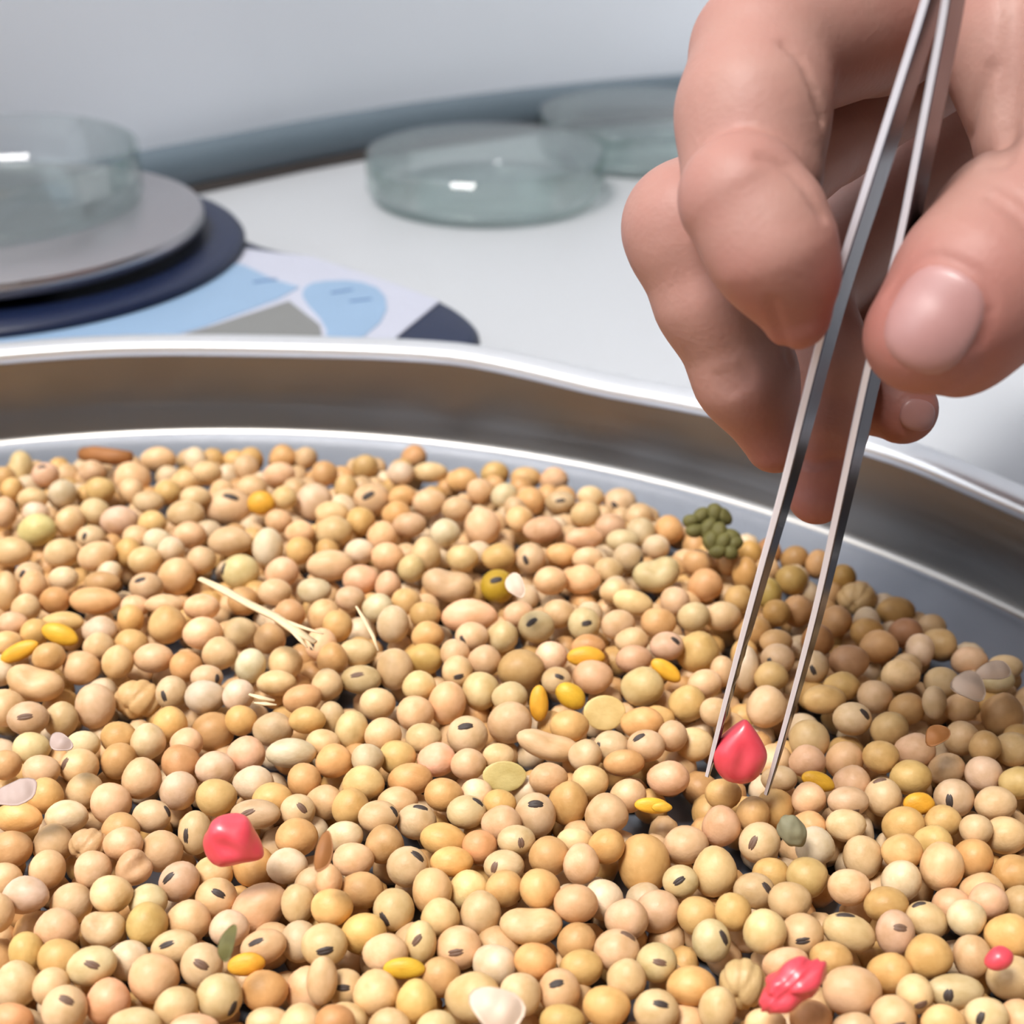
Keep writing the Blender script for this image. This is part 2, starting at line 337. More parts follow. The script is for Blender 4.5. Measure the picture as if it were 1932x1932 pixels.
def skin_sdf(p, grooves=True):
    d = cone(p, *PALM[0])
    for s in PALM[1:]: d = smin(d, cone(p, *s), 9)
    for s in WEB: d = smin(d, cone(p, *s), 5)
    i = finger(p, IDX, [4, 3, .8, 3]); q = finger(p, IDT, [4, 4]); q = smin(q, cone(p, J(1470, 400, 179, 82), J(1508, 520, 181, 74)), 2.5)   # pulp of the fingertip
    i = smin(i, q, .9)
    d = smin(d, i, 2.2)
    m = finger(p, MID, [4, 3, 3, 3, 3, 4]); m = smin(m, cone(p, J(1292, 425, 208, 112), J(1300, 450, 208, 112)), 2); d = smin(d, m, 1.2)
    r = finger(p, RNG_, [4, 3, 2, 2, 1.2, 2.5]); d = smin(d, r, 1.2)
    k = finger(p, PNK, [4, 3, 2, 2]); d = smin(d, k, 1.0)
    t = finger(p, THB, [6, 5, 5, 5]); t = smin(t, cone(p, J(1725, 640, 181, 88), J(1800, 640, 183, 110)), 4); d = smin(d, t, 1.6)
    if grooves:
        for pl, amp, wd in GROOVES:
            g = np.full(len(p), 1e9)
            lo, hi = pl.min(0) - 4 * wd, pl.max(0) + 4 * wd; msk = ((p > lo) & (p < hi)).all(1)
            if not msk.any(): continue
            q = p[msk]; gg = np.full(len(q), 1e9)
            for a, b in zip(pl[:-1], pl[1:]): gg = np.minimum(gg, cone(q, (a, 0), (b, 0)))
            d[msk] += amp * np.exp(-(gg / wd) ** 2)
    return d
def hit(u, v, d0=120., d1=330., grooves=False):
    "first skin point along lens rays through pixels u, v"
    u, v = np.atleast_1d(u).astype(float), np.atleast_1d(v).astype(float)
    ray = CF + CR * ((u - 966) / FPX)[:, None] - CU * ((v - 966) / FPX)[:, None]; ln = np.linalg.norm(ray, axis=1)
    d = np.full(len(u), d0)
    for _ in range(60):
        s = skin_sdf(CAM + ray * d[:, None], grooves); d = np.minimum(d + s / ln * .8, d1)
    return CAM + ray * d[:, None], d
def groove(px, amp, wd):
    px = np.array(px, float); t = np.linspace(0, 1, 14); s = np.linspace(0, 1, len(px))
    pts, d = hit(np.interp(t, s, px[:, 0]), np.interp(t, s, px[:, 1])); ok = d < 320
    if ok.sum() > 2: GROOVES.append((pts[ok], amp, wd))
groove([(1438, 296), (1478, 314), (1518, 352), (1552, 408)], 1.1, .6)          # forefinger end joint
groove([(1480, 84), (1512, 112), (1535, 165), (1552, 225)], 1.0, .65)         # forefinger middle joint
groove([(1362, 728), (1390, 716), (1412, 698)], .6, .6); groove([(1372, 742), (1400, 730), (1418, 714)], .5, .55); groove([(1352, 712), (1385, 702), (1402, 690)], .45, .55)
groove([(1508, 866), (1540, 876), (1582, 868)], .9, .8)                      # ring fingertip crease
groove([(1870, 372), (1905, 392), (1932, 418), (1960, 450)], .7, .8); groove([(1890, 350), (1925, 372), (1960, 405)], .5, .7)
groove([(1915, -20), (1908, 120), (1902, 240), (1890, 300)], 1.6, 1.6)         # crease in the web of the thumb
groove([(1870, 130), (1840, 200), (1830, 260)], .7, 1.0)
groove([(1455, 570), (1478, 640), (1492, 684)], .6, .6)
# nails: an oval laid on the skin
def nail_uv(cu, cv, au, av, ang, n=9, m=28):
    a = math.radians(ang); out = []
    for i in range(n + 1):
        for k in range(m):
            g = 2 * math.pi * k / m; r = i / n; e = 2.6
            c, s = math.cos(g), math.sin(g); q = (abs(c) ** e + abs(s) ** e) ** (-1 / e); x, y = au * r * c * q, av * r * s * q
            out.append((cu + x * math.cos(a) - y * math.sin(a), cv + x * math.sin(a) + y * math.cos(a), r))
    return np.array(out)
NAILS = [(1762, 604, 92, 112, 28), (1731, 783, 36, 33, 10)]
for cu, cv, au, av, ang in NAILS:
    ring = nail_uv(cu, cv, au * 1.06, av * 1.06, ang, 1)[28:]; ring = ring[list(range(14, 28)) + [0]] if au > 60 else ring[list(range(8, 24))]
    pts, d = hit(ring[:, 0], ring[:, 1]); GROOVES.append((pts[d < 320], .55 if au > 60 else .35, .6))
# sample, extract the surface
VOX = .62
lo = np.array([18., 95., 12.]); hi = np.array([268., 330., 320.])
joints = [j for ch in (IDX, IDT, MID, RNG_, PNK, THB, [WR, FA, FB]) for j in ch]
lo = np.min([j[0] - j[1] for j in joints], 0) - 4; hi = np.max([j[0] + j[1] for j in joints], 0) + 4
CO = VOX * 5; nb = np.ceil((hi - lo) / CO).astype(int); shape = nb * 5 + 1
cx = [lo[i] + CO * (np.arange(nb[i]) + .5) for i in range(3)]
G = np.stack(np.meshgrid(*cx, indexing='ij'), -1).reshape(-1, 3); cd_ = skin_sdf(G).reshape(nb)
vol = np.repeat(np.repeat(np.repeat(cd_, 5, 0), 5, 1), 5, 2).astype(np.float32); vol = np.pad(vol, ((0, 1),) * 3, mode='edge')
near = np.abs(cd_) < CO * .87 + 5.5; near = np.repeat(np.repeat(np.repeat(near, 5, 0), 5, 1), 5, 2); near = np.pad(near, ((0, 1),) * 3, mode='edge')
idx = np.argwhere(near)
for s in range(0, len(idx), 400000):
    q = idx[s:s + 400000]; vol[q[:, 0], q[:, 1], q[:, 2]] = skin_sdf(lo + q * VOX)
def surface_nets(vol):
    nx, ny, nz = vol.shape; sg = vol < 0
    acc = np.zeros((nx - 1, ny - 1, nz - 1, 3), np.float32); cnt = np.zeros((nx - 1, ny - 1, nz - 1), np.float32)
    cor = [(i, j, k) for i in (0, 1) for j in (0, 1) for k in (0, 1)]
    sl = lambda c: vol[c[0]:nx - 1 + c[0], c[1]:ny - 1 + c[1], c[2]:nz - 1 + c[2]]
    anyc = np.zeros((nx - 1, ny - 1, nz - 1), bool); s0 = sl((0, 0, 0)) < 0
    for c in cor[1:]: anyc |= (sl(c) < 0) != s0
    cells = np.argwhere(anyc); val = {c: vol[cells[:, 0] + c[0], cells[:, 1] + c[1], cells[:, 2] + c[2]] for c in cor}
    acc = np.zeros((len(cells), 3)); cnt = np.zeros(len(cells))
    for a in cor:
        for ax in range(3):
            if a[ax] == 0:
                b = list(a); b[ax] = 1; b = tuple(b); va, vb = val[a], val[b]; m = (va < 0) != (vb < 0)
                t = va[m] / (va[m] - vb[m]); pnt = np.tile(np.array(a, float), (m.sum(), 1)); pnt[:, ax] = t; acc[m] += pnt; cnt[m] += 1
    verts = cells + acc / cnt[:, None]
    vid = np.full(anyc.shape, -1, np.int64); vid[tuple(cells.T)] = np.arange(len(cells)); faces = []
    for ax in range(3):
        s1 = [slice(None)] * 3; s2 = [slice(None)] * 3; s1[ax] = slice(0, -1); s2[ax] = slice(1, None)
        e = np.argwhere(sg[tuple(s1)] != sg[tuple(s2)]); o1, o2 = [(ax + 1) % 3, (ax + 2) % 3][0], (ax + 2) % 3
        ok = (e[:, o1] > 0) & (e[:, o2] > 0) & (e[:, o1] < vid.shape[o1]) & (e[:, o2] < vid.shape[o2]); e = e[ok]
        qs = []
        for d1, d2 in ((1, 1), (0, 1), (0, 0), (1, 0)):
            c = e.copy(); c[:, o1] -= d1; c[:, o2] -= d2; qs.append(vid[c[:, 0], c[:, 1], c[:, 2]])
        q = np.stack(qs, 1); fl = ~sg[e[:, 0], e[:, 1], e[:, 2]]; q[fl] = q[fl][:, ::-1]; faces.append(q)
    return verts, np.concatenate(faces)
hv, hf = surface_nets(vol); hv = lo + hv * VOX
HB = P(1500, 600, 190)
me = bpy.data.meshes.new('hand')
me.vertices.add(len(hv)); me.vertices.foreach_set('co', ((hv - HB) / 1000).astype(np.float32).ravel())
me.loops.add(len(hf) * 4); me.loops.foreach_set('vertex_index', hf.astype(np.int32).ravel())
me.polygons.add(len(hf)); me.polygons.foreach_set('loop_start', np.arange(0, len(hf) * 4, 4, dtype=np.int32)); me.polygons.foreach_set('loop_total', np.full(len(hf), 4, np.int32))
me.polygons.foreach_set('use_smooth', np.ones(len(hf), bool)); me.update(calc_edges=True); me.validate()
# flushed skin at finger ends and joints (a property of the skin itself)
flush = np.zeros(len(hv))
for j, s, a in ((IDT[-1], 13, .9), (IDT[0], 9, .5), (THB[-1], 15, .9), (MID[-1], 11, .9), (MID[2], 9, .6), (RNG_[-1], 12, 1.), (PNK[-1], 11, 1.), (IDX[2], 10, .4)):
    flush = np.maximum(flush, a * np.exp(-(np.linalg.norm(hv - j[0], axis=1) / s) ** 2))
at = me.attributes.new('flush', 'FLOAT', 'POINT'); at.data.foreach_set('value', flush.astype(np.float32))
def skin_mat():
    m, nt, b = newmat('skin'); tc = N(nt, 'ShaderNodeTexCoord'); fa = N(nt, 'ShaderNodeAttribute'); fa.attribute_name = 'flush'
    no = N(nt, 'ShaderNodeTexNoise'); no.inputs['Scale'].default_value = 75; no.inputs['Detail'].default_value = 4; nt.links.new(tc.outputs['Object'], no.inputs['Vector'])
    ad = N(nt, 'ShaderNodeMath', operation='MULTIPLY_ADD'); ad.inputs[1].default_value = .75; ad.inputs[2].default_value = -.22; nt.links.new(no.outputs['Fac'], ad.inputs[0])
    sm = N(nt, 'ShaderNodeMath', operation='ADD', use_clamp=True); nt.links.new(ad.outputs[0], sm.inputs[0])
    fm = N(nt, 'ShaderNodeMath', operation='MULTIPLY'); fm.inputs[1].default_value = .6; nt.links.new(fa.outputs['Fac'], fm.inputs[0]); nt.links.new(fm.outputs[0], sm.inputs[1])
    mx = N(nt, 'ShaderNodeMix', data_type='RGBA'); mx.inputs[6].default_value = lin((170, 131, 119)) + (1,); mx.inputs[7].default_value = lin((154, 86, 79)) + (1,)
    nt.links.new(sm.outputs[0], mx.inputs[0]); nt.links.new(mx.outputs[2], b.inputs['Base Color'])
    b.inputs['Roughness'].default_value = .52; b.inputs['Specular IOR Level'].default_value = .32
    b.inputs['Subsurface Weight'].default_value = .10; b.inputs['Subsurface Radius'].default_value = (1, .35, .2); b.inputs['Subsurface Scale'].default_value = .003
    vo = N(nt, 'ShaderNodeTexVoronoi'); vo.inputs['Scale'].default_value = 1100; nt.links.new(tc.outputs['Object'], vo.inputs['Vector'])
    n2 = N(nt, 'ShaderNodeTexNoise'); n2.inputs['Scale'].default_value = 420; n2.inputs['Detail'].default_value = 3; nt.links.new(tc.outputs['Object'], n2.inputs['Vector'])
    ax = N(nt, 'ShaderNodeMath', operation='MULTIPLY_ADD'); ax.inputs[1].default_value = .35; nt.links.new(vo.outputs['Distance'], ax.inputs[0]); nt.links.new(n2.outputs['Fac'], ax.inputs[2])
    bp = N(nt, 'ShaderNodeBump'); bp.inputs['Strength'].default_value = .22; bp.inputs['Distance'].default_value = .0004
    nt.links.new(ax.outputs[0], bp.inputs['Height']); nt.links.new(bp.outputs['Normal'], b.inputs['Normal']); return m
M['skin'] = skin_mat(); me.materials.append(M['skin'])
M['nail'] = plain('fingernail', (166, 122, 118), .42, noise=.08, scale=120, coat=.05)
hand = link('hand', me, None, W(HB))
tag(hand, "bare right hand of a person pinching steel tweezers above the tray of soybeans", 'hand')
for cu, cv, au, av, ang in NAILS:
    g = nail_uv(cu, cv, au, av, ang); pts, d = hit(g[:, 0], g[:, 1], grooves=False); n, m = 9, 28
    e = .15; gr = np.stack([skin_sdf(pts + np.eye(3)[i] * e, False) - skin_sdf(pts - np.eye(3)[i] * e, False) for i in range(3)], 1); gr /= np.linalg.norm(gr, axis=1)[:, None]
    lift = np.where(g[:, 2] > .95, -.5, np.where(g[:, 2] > .85, .10, .22)); pts = pts + gr * lift[:, None] - HB
    fs = [(i * m + k, i * m + (k + 1) % m, (i + 1) * m + (k + 1) % m, (i + 1) * m + k) for i in range(1, n) for k in range(m)] + [(k, m + (k + 1) % m, m + k) for k in range(m)]
    link('fingernail', mesh('fingernail', pts, fs, M['nail']), hand)

# ---------------------------------------------------------------- tweezers
def tw_depth(v): return 1.0 / (1 / 222.0 + (1 / 186.0 - 1 / 222.0) * (1465 - v) / (1465 - 610))
def tw_arm(px, name, parent, serr):
    "one spring arm: a tapering strip standing almost edge-on to the lens"
    px = np.array(px, float); vv = np.linspace(px[-1, 1], px[0, 1], 90); uu = np.interp(vv, px[::-1, 1][::-1], px[::-1, 0][::-1]) if px[0, 1] < px[-1, 1] else np.interp(vv, px[::-1, 1], px[::-1, 0])
    k = np.ones(9) / 9; us = np.convolve(np.pad(uu, 4, mode='edge'), k, 'valid'); us[:6] = uu[:6]; us[-6:] = uu[-6:]; uu = us
    pts = np.array([P(u, v, tw_depth(v)) for u, v in zip(uu, vv)])
    L = np.r_[0, np.cumsum(np.linalg.norm(np.diff(pts, axis=0), axis=1))]
    V = []; Fs = []; m = len(pts); NS = 8; MI = []
    for i in range(m):
        t = pts[min(i + 1, m - 1)] - pts[max(i - 1, 0)]; t /= np.linalg.norm(t)
        vd = pts[i] - CAM; vd /= np.linalg.norm(vd); n = np.cross(t, vd); n /= np.linalg.norm(n); n = n if n[0] > 0 else -n
        wd = vd - t * (vd @ t); wd /= np.linalg.norm(wd)
        th = math.radians(-13); n2 = n * math.cos(th) + wd * math.sin(th); w2 = wd * math.cos(th) - n * math.sin(th)
        s = L[i]; wdt = np.interp(s, [0, 6, 30, 62, 120], [.8, 1.4, 3.8, 6.6, 8.2]); thk = np.interp(s, [0, 5, 30, 62, 95, 120], [.6, .8, 1.0, 1.15, 1.1, 1.0])
        g = .16 if (serr and 4 < s < 26 and i % 2) else 0
        ht = thk / 2; e = ht * .3
        # satin front edge painted bright, polished sides painted with dark reflections: x across the arm, y away from the lens
        for x, y in ((-ht + e, 0), (ht - e, 0), (ht - g, e), (ht - g, wdt - e), (ht - e, wdt), (-ht + e, wdt), (-ht, wdt - e), (-ht, e)):
            V.append(pts[i] + n2 * x + w2 * y)
    for i in range(m - 1):
        for k in range(NS):
            k2 = (k + 1) % NS; Fs.append((i * NS + k, i * NS + k2, (i + 1) * NS + k2, (i + 1) * NS + k)); MI.append(1 if k in (0, 7) else 0)
    Fs.append(tuple(range(NS))[::-1]); Fs.append(tuple((m - 1) * NS + k for k in range(NS)))
    base = TWB; V = np.array(V) - base
    me_ = mesh(name, V, Fs, [M['tweezer'], M['tweezer_edge']], True, auto=40); me_.polygons.foreach_set('material_index', MI + [0, 0]); return link(name, me_, parent)
TWB = P(1390, 1480, 222)
tw = thing('tweezers', 'fine pointed steel tweezers pinched between thumb and forefinger, gripping a pink kernel', 'tweezers', TWB)
tw_arm([(1782, -130), (1747, 0), (1575, 540), (1535, 690), (1478, 920), (1425, 1110), (1372, 1310), (1333, 1466)], 'tweezer_arm', tw, 1)
tw_arm([(1800, -130), (1786, 0), (1697, 460), (1640, 680), (1587, 930), (1543, 1135), (1492, 1330), (1444, 1500)], 'tweezer_arm', tw, 0)
q0, q1 = P(1789, -95, tw_depth(-95)), P(1815, -230, tw_depth(-230)); v, f = tube([q0, (q0 + q1) / 2, q1], [3.2, 4.0, 3.6], 12, 1.0); v = [np.array(x) + CF * 3 - TWB for x in v]
link('tweezer_joint', mesh('tweezer_joint', v, f, M['tweezer'], True, auto=40), tw)

